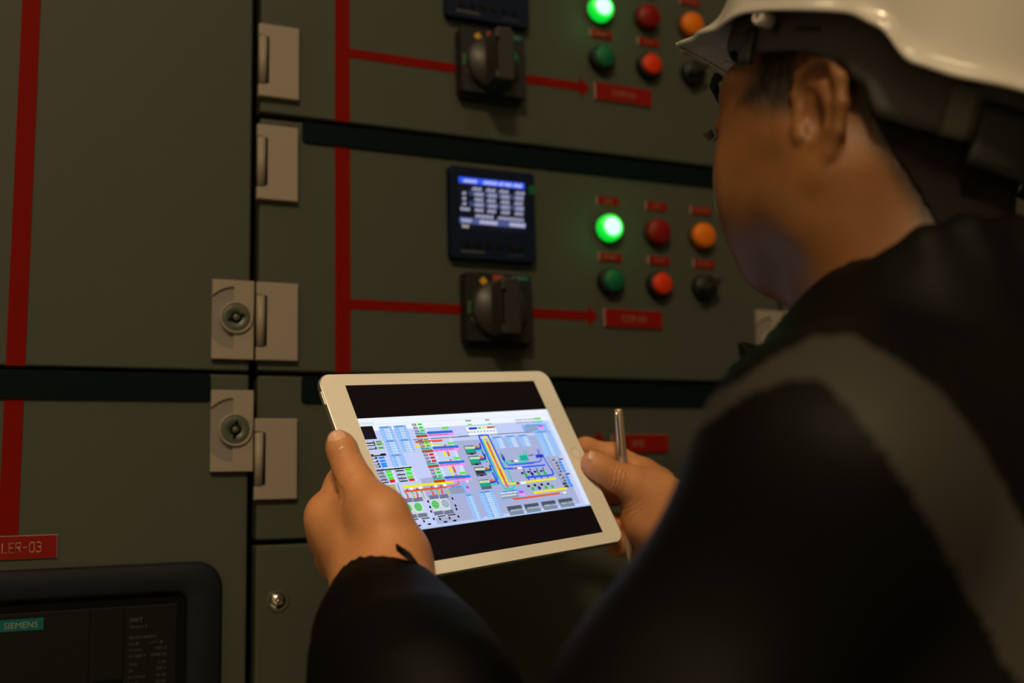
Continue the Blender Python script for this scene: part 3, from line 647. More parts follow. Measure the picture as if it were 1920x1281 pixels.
('P','red2',3,1.6,-70.4,20.5,-71.3,24.3),('P','yel3',3,1.6,-65.6,20.5,-66.0,25.5),('P','red2',3,1.6,-56.2,20.6,-56.5,24.0),('P','yel3',3,1.6,-51.1,20.3,-51.4,24.1),('P','red2',3,1.6,-47.2,19.5,-48.0,24.0),('P','yel3',3,1.6,-41.9,19.5,-42.7,24.6),('R','steel',2,-86.2,24.1,-68.8,41.9),
('R','steel',2,-62.4,24.6,-45.7,41.8),('P','slate',3,3.2,-85.4,25.4,-76.8,25.3),('P','slate',3,3.2,-76.3,25.8,-67.5,25.5),('P','slate',3,3.2,-61.3,25.3,-52.5,25.1),('P','slate',3,3.2,-51.8,25.7,-43.4,25.5),('P','slate',3,3.2,-84.9,38.4,-78.1,38.2),('P','slate',3,3.2,-77.3,38.3,-68.8,38.3),
('P','slate',3,3.2,-62.4,38.4,-53.8,38.2),('P','slate',3,3.2,-53.2,38.8,-44.2,38.4),('P','black',3,0.9,-84.6,40.8,-77.9,40.8),('P','black',3,0.9,-75.2,40.9,-67.9,41.0),('P','black',3,0.9,-60.3,41.1,-52.9,40.9),('P','black',3,0.9,-51.1,41.0,-43.4,41.0),('E','rim',4,-83.4,31.3,8.2,8.2),
('E','g2',5,-83.4,31.3,7,7),('E','rim',4,-74.2,31.5,8.2,8.2),('E','g2',5,-74.2,31.5,7,7),('E','rim',4,-58.2,31.3,8.2,8.2),('E','g2',5,-58.2,31.3,7,7),('E','rim',4,-48.9,31.5,8.2,8.2),('E','fan',5,-48.9,31.5,7,7),
('E','black',4,-63.7,28.2,1.7,2.3),('E','black',4,-63.8,32.7,1.7,2.3),('E','black',4,-64.3,36.3,1.7,2.3),('E','black',4,-64.6,42.4,1.7,2.3),('E','black',4,-40.5,28.2,1.7,2.3),('E','black',4,-40.3,34.1,1.7,2.3),('E','black',4,-40.6,37.0,1.7,2.3),
('E','black',4,-41.5,43.1,1.7,2.3),('E','black',4,-82.4,43.1,1.7,2.3),('E','black',4,-73.9,43.1,1.7,2.3),('E','black',4,-59.1,43.1,1.7,2.3),('E','black',4,-50.2,43.3,1.7,2.3),('R','black',4,-80.7,45.3,-77.6,46.5),('R','black',4,-71.6,45.2,-68.5,46.5),
('R','black',4,-56.7,45.2,-53.5,46.5),('R','black',4,-48.0,45.2,-44.8,46.5),('B',-27.8,25.9,-20.1,49.2,12,0.45,0.75,1),('B',-14.6,25.0,1.6,50.8,12,0.46,0.75,1),('B',-40.7,18.0,-22.9,25.3,0,0.32,0.68,1),('R','grey',3,-40.4,19.5,-26.4,22.2),('R','grey',3,-40.0,21.9,-26.1,24.6),
('R','purple',4,-23.4,19.4,-20.8,21.4),('R','pink',4,-24.2,22.2,-21.6,24.2),('B',6.4,26.6,32.8,35.3,0,0.32,0.68,1),('R','grey',3,7.3,28.9,25.6,31.7),('R','grey',3,7.2,31.2,24.7,34.1),('R','purple',4,26.9,28.6,32.0,30.7),('R','pink',4,26.6,30.9,32.2,33.0),
('D','white',5,7.6,29.6,1.6,(5,7,4)),('D','white',5,7.5,31.8,1.6,(16,)),('P','red2',3,1.7,18.1,34.3,19.7,35.1,69.8,34.9),('R','white',4,73.7,34.0,77.5,35.7),('P','blue2',3,1.6,10.1,-23.5,19.7,-23.4),('P','blue2',3,1.8,10.1,-23.5,11.3,17.0),('P','blue2',3,1.6,19.7,-23.4,21.9,8.0,31.7,8.6),
('P','teal2',3,1.5,11.9,-19.0,11.8,17.0),('P','yel2',4,1.5,15.8,17.4,13.8,-20.7,15.9,-22.2,17.9,-21.9,18.3,-20.0,19.4,17.7),('P','red2',4,1.7,15.9,-17.3,16.4,17.5),('P','blue2',3,1.8,8.0,7.1,9.9,21.0),('P','teal2',3,1.5,12.2,7.4,12.5,21.2,13.8,25.3,21.6,26.1,25.3,23.6,24.4,8.5),('P','yel2',4,1.5,14.5,7.6,15.1,21.5),('P','yel2',4,1.5,19.4,8.1,19.5,20.8,21.8,21.7,28.0,21.7),
('P','red2',4,1.7,17.4,7.9,17.6,24.6),('P','blue3',2,1.2,6.6,-12.4,7.1,0.8),('P','teal2',3,1.4,25.1,18.3,23.6,3.1,26.3,1.9,32.4,1.7),('P','teal2',3,1.4,41.3,1.7,46.0,1.2,48.7,-2.4),('P','teal2',3,1.3,25.5,2.5,29.1,4.0,47.9,4.1,50.6,0.6),('P','blue2',3,1.1,26.4,2.8,28.4,5.3,55.7,5.7),('P','blue2',3,1.1,32.3,5.0,62.7,4.9,65.6,3.6,66.6,1.1),
('P','blue2',3,1.5,41.8,8.3,54.3,8.4),('P','blue2',3,1.5,41.6,8.3,67.7,8.4),('P','blue2',3,1.3,69.5,-0.7,72.6,16.8,71.0,17.9,42.6,17.3),('P','blue2',3,1.6,41.2,17.9,70.2,18.1,72.8,16.9,72.9,12.6),('P','yel2',4,1.9,37.2,21.6,73.2,21.4),('P','yel2',4,1.9,42.1,31.6,80.4,31.4),('R','teal3',4,43.5,-2.5,52.3,2.6),
('R','blue3',4,61.4,-1.8,70.4,1.2),('P','dark',4,0.8,53.7,-1.5,59.8,-2.0),('P','teal2',3,1.2,50.8,-6.9,49.5,-2.3),('P','teal2',3,1.2,53.6,-6.7,52.0,-2.1),('P','blue2',3,0.9,66.6,-6.9,65.3,-1.0),('P','blue2',3,0.9,68.4,-6.7,67.1,-0.9),('E','blue3',4,25.8,-1.8,3,7),
('E','teal3',4,25.6,-4.1,2,5),('R','brown',5,32.4,1.3,34.9,2.8),('R','white',4,36.0,1.2,40.4,3.0),('R','brown',5,32.8,8.0,35.3,9.5),('R','white',4,36.4,8.0,40.7,9.7),('R','brown',5,28.1,20.9,31.3,22.8),('R','white',4,32.6,20.9,38.1,23.1),
('E','g2',4,42.1,15.6,3.4,3.4),('R','black',4,37.6,12.7,40.6,14.4),('P','blue3',3,1.2,42.0,10.3,41.7,14.4),('E','blue3',2,43.2,19.5,1.5,2.5),('E','navy',4,49.2,15.1,3.4,3.4),('R','black',4,44.6,12.2,47.7,13.9),('P','blue3',3,1.2,49.1,9.7,48.7,13.8),
('E','blue3',2,50.3,19.0,1.5,2.5),('E','g2',4,56.5,15.5,3.4,3.4),('R','black',4,51.9,12.6,55.0,14.3),('P','blue3',3,1.2,56.5,10.2,56.1,14.3),('E','blue3',2,57.7,19.5,1.5,2.5),('E','g2',4,63.7,15.5,3.4,3.4),('R','black',4,59.0,12.5,62.1,14.2),
('P','blue3',3,1.2,63.7,10.1,63.2,14.2),('E','blue3',2,64.8,19.4,1.5,2.5),('E','g2',4,43.0,28.2,3.4,3.4),('R','black',4,38.2,24.6,41.1,26.4),('E','olive',3,43.6,23.1,1.2,2.0),('E','olive',3,44.0,33.0,1.2,2),('E','navy',4,50.3,28.1,3.4,3.4),
('R','black',4,45.4,24.4,48.4,26.3),('E','olive',3,50.9,22.9,1.2,2.0),('E','olive',3,51.3,32.9,1.2,2),('E','g2',4,57.8,28.2,3.4,3.4),('R','black',4,52.9,24.5,55.9,26.4),('E','olive',3,58.4,23.0,1.2,2.0),('E','olive',3,58.8,33.0,1.2,2),
('E','g2',4,65.0,28.4,3.4,3.4),('R','black',4,60.1,24.6,63.1,26.5),('E','olive',3,65.7,23.1,1.2,2.0),('E','olive',3,66.1,33.2,1.2,2),('R','dgrey',3,-9.7,-15.2,0.7,-7.2),('R','g3',4,-9.0,-12.4,-0.5,-9.1),('P','cream',4,2.2,-9.1,-13.3,1.2,-13.0),
('R','black',5,-6.3,-8.1,-2.5,-6.9),('P','red2',4,1.6,1.3,-13.3,6.2,-13.6),('E','lgreen',5,5.4,-14.1,1.8,1.8),('P','blue3',4,1.6,0.9,-11.5,6.9,-11.9,7.8,-16.0),('P','teal2',4,1.6,1.3,-10.1,8.2,-10.2),('E','g2',5,3.6,-10.4,1.4,1.4),('R','dgrey',3,-9.3,-5.7,1.1,2.4),
('R','g3',4,-8.5,-2.9,-0.1,0.5),('P','cream',4,2.2,-8.6,-3.8,1.6,-3.5),('R','black',5,-5.9,1.3,-2.1,2.6),('P','red2',4,1.6,1.7,-3.7,6.5,-4.0),('E','lgreen',5,5.7,-4.5,1.8,1.8),('P','blue3',4,1.6,1.3,-1.9,7.3,-2.3,8.2,-6.4),('P','teal2',4,1.6,1.7,-0.5,8.6,-0.6),
('E','g2',5,4.0,-0.9,1.4,1.4),('R','dgrey',3,-8.6,4.2,1.8,12.3),('R','dark',4,-7.8,7.0,0.6,10.4),('P','cream',4,2.2,-7.9,6.1,2.2,6.5),('R','black',5,-5.2,11.2,-1.4,12.4),('P','red2',4,1.6,2.3,6.3,7.2,6.0),('E','lgreen',5,6.4,5.5,1.8,1.8),
('P','blue3',4,1.6,2.0,8.0,8.0,7.7,8.9,3.7),('P','teal2',4,1.6,2.4,9.4,9.2,9.4),('E','g2',5,4.6,9.1,1.4,1.4),('R','dgrey',3,-9.0,15.5,1.4,23.8),('R','g3',4,-8.6,17.9,0.3,21.5),('P','cream',4,2.2,-8.6,17.2,1.5,17.5),('P','red2',4,1.6,2.4,17.2,8.2,16.3),
('E','lgreen',5,6.3,16.1,1.8,1.8),('P','blue3',4,1.6,1.6,18.8,8.5,18.3),('P','teal2',4,1.6,2.1,20.5,8.1,20.5),('B',22.8,-21.6,34.3,-10.0,5,0.4,0.85,1),('B',37.6,-21.6,48.8,-10.2,5,0.4,0.85,1),('B',51.3,-21.5,62.8,-10.1,5,0.42,0.85,1),('R','white',2,0.2,-32.0,31.1,-23.9),
('R','blue4',3,2.9,-31.2,11.8,-29.3),('R','green',3,12.7,-31.2,16.2,-29.6),('R','yel2',3,17.0,-31.1,21.5,-29.6),('R','dred',3,22.3,-31.1,30.9,-29.6),('D','dtext',4,0.2,-26.4,1.5,(2,)),('D','dtext',4,3.5,-26.4,1.5,(2,)),('D','dtext',4,6.9,-26.4,1.5,(2,)),
('D','dtext',4,10.3,-26.4,1.5,(2,)),('D','dtext',4,13.7,-26.4,1.5,(2,)),('D','dtext',4,17.1,-26.4,1.5,(2,)),('D','dtext',4,20.5,-26.3,1.5,(2,)),('D','dtext',4,24.0,-26.3,1.5,(2,)),('D','dtext',4,27.5,-26.3,1.5,(2,)),('D','dtext',4,3.0,-36.9,1.9,(5,)),
('D','dtext',4,23.7,-36.6,1.9,(4,)),('R','lgreen',3,3.5,-34.6,8.1,-33.3),('R','lgreen',3,24.9,-34.2,29.2,-32.9),('D','gtext',4,56.3,-34.8,2.0,(7,3,11)),('D','gtext',4,56.2,-32.2,2.0,(7,5,6)),('R','green',4,79.0,-36.7,86.7,-34.8),('R','teal',4,79.0,-33.6,86.5,-32.0),
('B',60.5,-30.8,89.3,-22.8,0,0.32,0.68,1),('R','grey',3,63.5,-28.8,78.1,-27.2),('R','grey',3,62.9,-26.5,77.4,-24.6),('R','purple',4,79.9,-29.4,84.8,-27.6),('R','pink',4,79.7,-27.1,85.3,-24.9),('B',71.7,-23.6,90.7,0.9,15,0.5,0.7,1),('R','black',3,78.2,3.8,90.9,5.0),
('D','white',5,81.2,4.7,1.3,(6,)),('R','dark',3,78.2,6.7,83.0,8.2),('R','blue',3,84.4,6.3,88.2,8.3),('D','white',5,78.4,7.7,1.2,(3,)),('R','dark',3,78.2,9.3,83.0,10.9),('R','blue',3,84.5,9.0,88.2,11.0),('D','white',5,78.4,10.4,1.2,(3,)),
('R','dark',3,78.2,12.0,83.0,13.6),('R','blue',3,84.5,11.7,88.2,13.7),('D','white',5,78.4,13.1,1.2,(3,)),('R','dark',3,78.3,14.7,83.1,16.3),('R','blue',3,84.5,14.4,88.3,16.4),('D','white',5,78.5,15.8,1.2,(3,)),('R','black',3,78.3,17.9,90.9,19.3),
('D','white',5,81.2,18.9,1.3,(6,)),('R','dark',3,78.3,20.8,83.0,22.4),('R','blue',3,84.5,20.5,88.2,22.5),('D','white',5,78.4,21.8,1.2,(3,)),('R','dark',3,78.3,23.5,83.0,25.0),('R','blue',3,84.5,23.2,88.2,25.2),('D','white',5,78.5,24.5,1.2,(3,)),
('R','dark',3,77.8,25.9,82.7,28.0),('R','blue',3,84.3,25.7,88.0,28.0),('R','dark',3,78.6,28.5,83.4,30.7),('R','blue',3,85.1,28.4,88.8,30.7),('R','btn1',3,8.2,40.5,23.3,48.1),('R','btn2',4,8.2,44.3,23.3,48.1),('T','white',5,10.4,45.0,2.2,'ARCHITECTURE'),
('R','btn1',3,26.5,40.6,41.9,48.0),('R','btn2',4,26.5,44.3,41.9,48.0),('T','white',5,28.7,45.0,2.2,'POWER METER'),('R','btn1',3,45.3,40.3,61.0,47.8),('R','btn2',4,45.3,44.1,61.0,47.8),('T','white',5,47.5,44.8,2.2,'ENERGY VALVES'),('R','btn1',3,64.6,40.1,80.8,47.7),
('R','btn2',4,64.6,43.9,80.8,47.7),('T','white',5,66.8,44.7,2.2,'PLANT CONTROL'),('R','edge',3,-98.5,48.0,98.5,49.2)]
PAL = dict(white=(.86, .92, 1), bg=(.55, .62, .93), paper=(.72, .84, .97), line=(.62, .72, .85), black=(.006, .005, .010), dark=(.03, .035, .06), gtext=(.28, .30, .42), dtext=(.05, .10, .16),
           lime=(.30, .62, .10), green=(.08, .80, .02), red=(.72, .01, .02), blue=(.01, .28, .98), azure=(.01, .20, .85), teal=(.06, .58, .50), teal2=(.05, .58, .45), teal3=(.01, .42, .32), brick=(.48, .07, .02), pink=(.98, .30, .88),
           sky=(.42, .68, .95), lgreen=(.18, .72, .12), dgrey=(.10, .12, .20), olive=(.50, .55, .08), yellow=(.38, .38, .03), yel2=(.90, .82, .01), yel3=(.55, .52, .05), red2=(.78, .10, .04), pale=(.68, .74, .95), slate=(.16, .18, .32),
           steel=(.62, .68, .72), rim=(.75, .82, .86), g2=(.03, .48, .06), g3=(.0, .42, .25), fan=(.22, .30, .42), blue2=(.02, .10, .88), blue3=(.01, .05, .50), blue4=(.01, .02, .65), navy=(.01, .03, .16), brown=(.25, .06, .01), cream=(.62, .72, .52),
           grey=(.28, .33, .45), purple=(.50, .06, .82), dred=(.42, .02, .01), btn1=(.06, .09, .14), btn2=(.20, .26, .36), edge=(.42, .58, .85), tb=(.25, .48, .92), tw=(.72, .84, .97), ttl=(.06, .16, .55))
def ui_quads():
    Q = [((0.0012, 0.0008, 0.0016), 0, [(-98.5, -73.9), (98.5, -73.9), (98.5, 73.9), (-98.5, 73.9)])]
    # softly mottled page background: a little darker inside the plant drawing
    for o in UI:
        k = o[0]
        if k == 'R':
            _, c, L, a, b_, d, e = o
            a = max(a, -98.5); d = min(d, 98.5); e = min(e, 49.2)
            Q.append(rq(PAL[c], L, a, b_, d, e))
            if c == 'bg': Q.append(rq((.40, .44, .68), 1.5, -18, -20, 88, 46)); Q.append(rq((.40, .44, .68), 1.5, -63, 9, -18, 47))
        elif k == 'P':
            _, c, L, w = o[:4]; p = [(o[i], o[i + 1]) for i in range(4, len(o), 2)]; h = w * .5
            for j, ((x0, y0), (x1, y1)) in enumerate(zip(p, p[1:])):
                l = math.hypot(x1 - x0, y1 - y0) or 1; nx, ny = -(y1 - y0) / l * h, (x1 - x0) / l * h
                dx, dy = (x1 - x0) / l * h * .45, (y1 - y0) / l * h * .45
                if len(p) == 2: dx = dy = 0
                Q.append((PAL[c], L + j * .03, [(x0 - dx + nx, y0 - dy + ny), (x1 + dx + nx, y1 + dy + ny), (x1 + dx - nx, y1 + dy - ny), (x0 - dx - nx, y0 - dy - ny)]))
        elif k == 'E':
            _, c, L, x, y, ru, rv = o
            Q.append((PAL[c], L, [(x + ru / 2 * math.cos(a * math.pi / 8), y + rv / 2 * math.sin(a * math.pi / 8)) for a in range(16)]))
            if c in ('fan', 'g2') and ru > 6:
                for a in range(10):
                    t = a * math.pi / 5; c2 = (.62, .75, .80) if c == 'fan' else (.30, .70, .32)
                    Q.append((c2, L + .3, [(x, y), (x + ru * .46 * math.cos(t), y + rv * .46 * math.sin(t)), (x + ru * .46 * math.cos(t + .22), y + rv * .46 * math.sin(t + .22))]))
        elif k == 'D':
            _, c, L, x, y, h, ws = o
            Q.extend(dashes(PAL[c], L, x, y, h * .72, ws, h * .62))
        elif k == 'T':
            _, c, L, x, y, h, s = o
            vs, fs = text_geo(s)
            for f in fs: Q.append((PAL[c], L, [(x + vs[i][0] * h * .95, y - vs[i][1] * h) for i in f]))
        elif k == 'B':
            _, x0, y0, x1, y1, n, c0, c1, ti = o
            y1 = min(y1, 48.2)
            Q.append(rq(PAL['tb'], 1.6, x0, y0, x1, y1)); w = x1 - x0
            top = y0 + (1.9 if ti else 0)
            if ti: Q.extend(dashes(PAL['ttl'], 3, x0 + w * .18, y0 + 1.4, 1.0, (3, 5), w * .065))
            for r in range(n):
                ya = top + (y1 - top) * (r + .12) / n; yb = top + (y1 - top) * (r + .80) / n
                Q.append(rq(PAL['tw'], 2.5, x0 + w * c0, ya, x0 + w * c1, yb))
                Q.extend(dashes((.30, .48, .72), 3, x0 + w * (c0 + .08), yb - .2, (yb - ya) * .55, (3,), w * .06))
                Q.extend(dashes((.52, .72, .98), 3, x0 + w * .05, yb - .1, (yb - ya) * .65, (3 + r % 2,), w * c0 * .17))
                if c1 < .9: Q.extend(dashes((.52, .72, .98), 3, x0 + w * (c1 + .06), yb - .1, (yb - ya) * .65, (3,), w * (1 - c1) * .2))
    return Q
def build_tablet():
    e = empty('tablet_computer', tuple(TO), 'white tablet computer held in both hands, its screen showing a coloured plant diagram', 'tablet computer')
    out = lambda k: [(u, v) for u, v in rrect(-120 + k, 120 - k, -84.75 + k, 84.75 - k, 11 - min(k, 8), 10)]
    b = MB()
    rings = []
    for k, n in ((.9, .05), (.5, .05), (.15, .35), (0, .9), (0, 3.6), (.6, 5.0), (2.0, 6.3), (4.5, 7.1), (9, 7.5)):
        rings.append([b.bm.verts.new(tuple(tp(u, v, n))) for u, v in out(k)])
    for A, B in zip(rings, rings[1:]):
        for i in range(len(A)): b.bm.faces.new((A[i], A[(i + 1) % len(A)], B[(i + 1) % len(A)], B[i])).smooth = True
    b.bm.faces.new(rings[-1]); b.bm.faces.new(rings[0][::-1])
    b.build('back_shell', M['alu'], e)
    b = MB(); A = [b.bm.verts.new(tuple(tp(u, v, -.12))) for u, v in out(.95)]; B = [b.bm.verts.new(tuple(tp(u, v, .3))) for u, v in out(.75)]
    b.bm.faces.new(A); b.bm.faces.new(B[::-1])
    for i in range(len(A)): b.bm.faces.new((A[i], A[(i + 1) % len(A)], B[(i + 1) % len(A)], B[i]))
    g = b.build('front_bezel', M['tablet_white'], e)
    screen_mesh('display', ui_quads(), M['screen'], e, lambda s, t, ly: tuple(tp(s, t, -.16 - .028 * ly)))
    b = MB()
    prof = [(0, -.05), (4.6, -.10), (5.2, -.22), (5.75, -.26), (6.0, -.14)]
    N_ = 40; rings = []
    for r, n in prof: rings.append([b.bm.verts.new(tuple(tp(109.2 + r * math.cos(2 * math.pi * k / N_), r * math.sin(2 * math.pi * k / N_), n))) for k in range(N_)] if r else [b.bm.verts.new(tuple(tp(109.2, 0, n)))])
    for A, B in zip(rings, rings[1:]):
        for k in range(N_):
            if len(A) == 1: b.bm.faces.new((A[0], B[k], B[(k + 1) % N_]))
            else: b.bm.faces.new((A[k], A[(k + 1) % N_], B[(k + 1) % N_], B[k]))
    b.build('home_button', M['home'], e)
    b = MB()
    cs = [(-120.9, -70, 1.4), (-120.9, -59, 1.4), (-120.9, -59, 3.8), (-120.9, -70, 3.8)]
    A = [b.bm.verts.new(tuple(tp(*c))) for c in cs]; B = [b.bm.verts.new(tuple(tp(c[0] + 1.5, c[1], c[2]))) for c in cs]
    b.bm.faces.new(A); b.bm.faces.new(B[::-1])
    for i in range(4): b.bm.faces.new((A[i], A[(i + 1) % 4], B[(i + 1) % 4], B[i]))
    b.build('side_button', M['alu'], e)
    b = MB()
    c0 = tp(-109.5, 0, -.13); b.tube([tuple(tp(-109.5, 0, -.10)), tuple(tp(-109.5, 0, -.16))], .0016, 16); b.build('front_camera', M['glassblack'], e)
    return e
build_tablet()

# ------------------------------------------------------------------ pen
def build_pen():
    p0 = at(1159.5, 767, .905); p1 = at(1176, 996, .900); ax = p1 - p0; L_ = np.linalg.norm(ax); ax = ax / L_
    e = empty('pen', tuple(p0), 'slim steel ballpoint pen held upright in the right hand', 'pen')
    P = lambda t: tuple(p0 + ax * t)
    b = MB(); b.tube([P(.0), P(.0006), P(.0022), P(.030), P(.052), P(.0665)], [.0028, .0034, .0037, .0043, .0046, .0046], 24); b.build('pen_cap', M['steel'], e)
    b = MB(); b.tube([P(.0665), P(.0690)], .0041, 24); b.tube([P(.0800), P(.0815)], .0041, 24); b.build('black_ring', M['black'], e)
    b = MB(); b.tube([P(.0690), P(.0798)], .0042, 24); b.tube([P(.0817), P(.104), P(.118), P(.128), P(.136)], [.0041, .0041, .0038, .0020, .0006], 24); b.build('pen_barrel', M['steel'], e)
    side = np.cross(ax, CA.T @ np.array([0, 0, 1.0])); side /= np.linalg.norm(side)
    tow = -(CA.T @ np.array([0, 0, 1.0])); o_ = (side * -.35 + tow * .9); o_ /= np.linalg.norm(o_)
    b = MB(); Q = lambda t, r: tuple(p0 + ax * t + o_ * r)
    b.tube([Q(.0018, .003), Q(.0022, .0058), Q(.012, .0064), Q(.036, .0060), Q(.0395, .0056)], [.0010, .0012, .0013, .0011, .0013], 8); b.build('clip', M['chrome'], e)
    return e
build_pen()
# ------------------------------------------------------------------ implicit surfaces (smooth unions of tapered limbs), meshed with surface nets
A3 = lambda *v: np.array(v, float)
class Shape:
    def __init__(s): s.p = []
    def cone(s, a, b, ra, rb, k=.012): s.p.append(('c', np.array(a, float), np.array(b, float), ra, rb, k)); return s
    def chain(s, pts, rs, k=.012):
        for i in range(len(pts) - 1): s.cone(pts[i], pts[i + 1], rs[i], rs[i + 1], k)
        return s
    def ell(s, c, r, k=.02, R=None): s.p.append(('e', np.array(c, float), np.array(r, float), R, 0, k)); return s
    def cutc(s, a, b, ra, rb, k=.004): s.p.append(('xc', np.array(a, float), np.array(b, float), ra, rb, k)); return s
    def cute(s, c, r, k=.004, R=None): s.p.append(('xe', np.array(c, float), np.array(r, float), R, 0, k)); return s
    def __call__(s, P):
        d = np.full(len(P), 1e3)
        for t in s.p:
            if t[0][-1] == 'c':
                _, a, b, ra, rb, k = t; ab = b - a; h = np.clip((P - a) @ ab / max(ab @ ab, 1e-12), 0, 1)
                q = P - a - h[:, None] * ab; e = np.sqrt((q * q).sum(1)) - (ra + (rb - ra) * h)
            else:
                _, c, r, R, _z, k = t; q = P - c
                if R is not None: q = q @ R
                k0 = np.sqrt(((q / r) ** 2).sum(1)); k1 = np.sqrt(((q / (r * r)) ** 2).sum(1)) + 1e-9; e = k0 * (k0 - 1) / k1
            if t[0][0] == 'x':
                h = np.maximum(k - np.abs(d + e), 0) / k; d = np.maximum(d, -e) + h * h * k * .25
            else:
                h = np.maximum(k - np.abs(d - e), 0) / k; d = np.minimum(d, e) - h * h * k * .25
        return d
def mesh_sdf(f, lo, hi, h, B=8, keep=None):
    lo = np.array(lo, float); n = np.ceil((np.array(hi) - lo) / (h * B)).astype(int)
    I = np.stack(np.meshgrid(*[np.arange(k) for k in n], indexing='ij'), -1).reshape(-1, 3)
    c = lo + (I + .5) * h * B; d = np.concatenate([f(c[i:i + 40000]) for i in range(0, len(c), 40000)])
    I = I[np.abs(d) < h * B * 1.25]
    N = n * B + 2
    g = np.stack(np.meshgrid(*[np.arange(B + 1)] * 3, indexing='ij'), -1).reshape(-1, 3)
    keys = []; verts = []; quads = []
    co = np.array([(i, j, k) for i in (0, 1) for j in (0, 1) for k in (0, 1)])
    ed = [(a, b) for a in range(8) for b in range(a + 1, 8) if abs(co[a] - co[b]).sum() == 1]
    def key(q): return (q[..., 0] * N[1] + q[..., 1]) * N[2] + q[..., 2]
    for s in range(0, len(I), 256):
        J = I[s:s + 256]; m = len(J)
        base = J[:, None, :] * B + g[None]
        V = f((lo + base * h).reshape(-1, 3)).reshape(m, B + 1, B + 1, B + 1)
        C8 = np.stack([V[:, a:a + B, b:b + B, c_:c_ + B] for a, b, c_ in co], -1)
        ins = C8 < 0; act = ins.any(-1) & ~ins.all(-1)
        w = np.argwhere(act); cv = C8[act]
        if len(w):
            acc = np.zeros((len(w), 3)); cnt = np.zeros(len(w))
            for a, b in ed:
                x = (cv[:, a] < 0) != (cv[:, b] < 0); t = np.where(x, cv[:, a] / np.where(x, cv[:, a] - cv[:, b], 1), 0)
                acc += x[:, None] * (co[a] + t[:, None] * (co[b] - co[a])); cnt += x
            gi = J[w[:, 0]] * B + w[:, 1:]
            verts.append(lo + (gi + acc / cnt[:, None]) * h); keys.append(key(gi + 1))
        for ax in range(3):
            o = [0, 0, 0]; o[ax] = 1
            a = V[:, :B, :B, :B]; b = V[:, o[0]:o[0] + B, o[1]:o[1] + B, o[2]:o[2] + B]
            w = np.argwhere((a < 0) != (b < 0))
            if not len(w): continue
            sgn = a[tuple(w.T)] < 0; gi = J[w[:, 0]] * B + w[:, 1:] + 1
            u = [0, 0, 0]; v = [0, 0, 0]; u[(ax + 1) % 3] = 1; v[(ax + 2) % 3] = 1
            q = np.stack([key(gi), key(gi - u), key(gi - u - np.array(v)), key(gi - v)], 1)
            q[~sgn] = q[~sgn][:, ::-1]; quads.append(q)
    keys = np.concatenate(keys); verts = np.concatenate(verts); quads = np.concatenate(quads)
    o = np.argsort(keys); keys = keys[o]; verts = verts[o]
    ix = np.searchsorted(keys, quads); ix = np.clip(ix, 0, len(keys) - 1)
    ok = (keys[ix] == quads).all(1); F = ix[ok]
    for _ in range(2):
        e = h * .4; d0 = f(verts); gr = np.stack([f(verts + np.eye(3)[k] * e) - d0 for k in range(3)], 1) / e
        gl = (gr * gr).sum(1); st = np.clip(d0 / np.maximum(gl, .2), -h, h); verts = verts - gr * st[:, None]
    if keep is not None:
        m = keep(verts); F = F[m[F].all(1)]
        used = np.unique(F); mp = np.full(len(verts), -1); mp[used] = np.arange(len(used)); verts = verts[used]; F = mp[F]
    return verts, F
def np_mesh(name, parts, mats, parent, smooth=True):
    vs = []; fs = []; off = 0
    for v, f in parts: vs.append(v); fs.append(f + off); off += len(v)
    vs = np.concatenate(vs); fs = np.concatenate(fs)
    me = bpy.data.meshes.new(name); me.vertices.add(len(vs)); me.vertices.foreach_set('co', vs.ravel())
    me.loops.add(fs.size); me.loops.foreach_set('vertex_index', fs.ravel().astype(np.int32))
    me.polygons.add(len(fs)); me.polygons.foreach_set('loop_start', np.arange(0, fs.size, 4, dtype=np.int32)); me.polygons.foreach_set('loop_total', np.full(len(fs), 4, dtype=np.int32))
    me.update(calc_edges=True); me.validate()
    me.polygons.foreach_set('use_smooth', [smooth] * len(me.polygons))
    o = link(name, me, mats, parent); recenter(o); return o
def bbox(S, pad=.03):
    P = []
    for t in S.p:
        if t[0] == 'c': r = max(t[3], t[4]); P += [t[1] - r, t[1] + r, t[2] - r, t[2] + r]
        elif t[0] == 'e': r = max(t[2]); P += [t[1] - r, t[1] + r]
    P = np.array(P); return P.min(0) - pad, P.max(0) + pad

# ------------------------------------------------------------------ skeleton
HC = A3(0.4697, -0.4480, 1.6142)                       # between the ears
HM = np.array([[-0.4149, -0.9091, 0.0363], [0.9057, -0.4165, -0.0792], [0.0872, 0.0, 0.9962]])   # columns: face direction, left, up
hd = lambda x, y, z: HC + HM @ A3(x, y, z)
BF = A3(-.539, .842, 0); BL = A3(-.842, -.539, 0); UP = A3(0, 0, 1)   # chest direction, left
NB = at(1725, 520, .645)                               # base of the neck
SL = at(1548, 885, .482); EL = at(1005, 1900, .470)
SR = NB - BL * .175 + A3(0, 0, -.075); ER = A3(.640, -.235, 1.185)
WL = at(722, 1098, .705); WR = at(1262, 968, .902)
PEL = A3(NB[0] - .02, NB[1] + .03, .97)

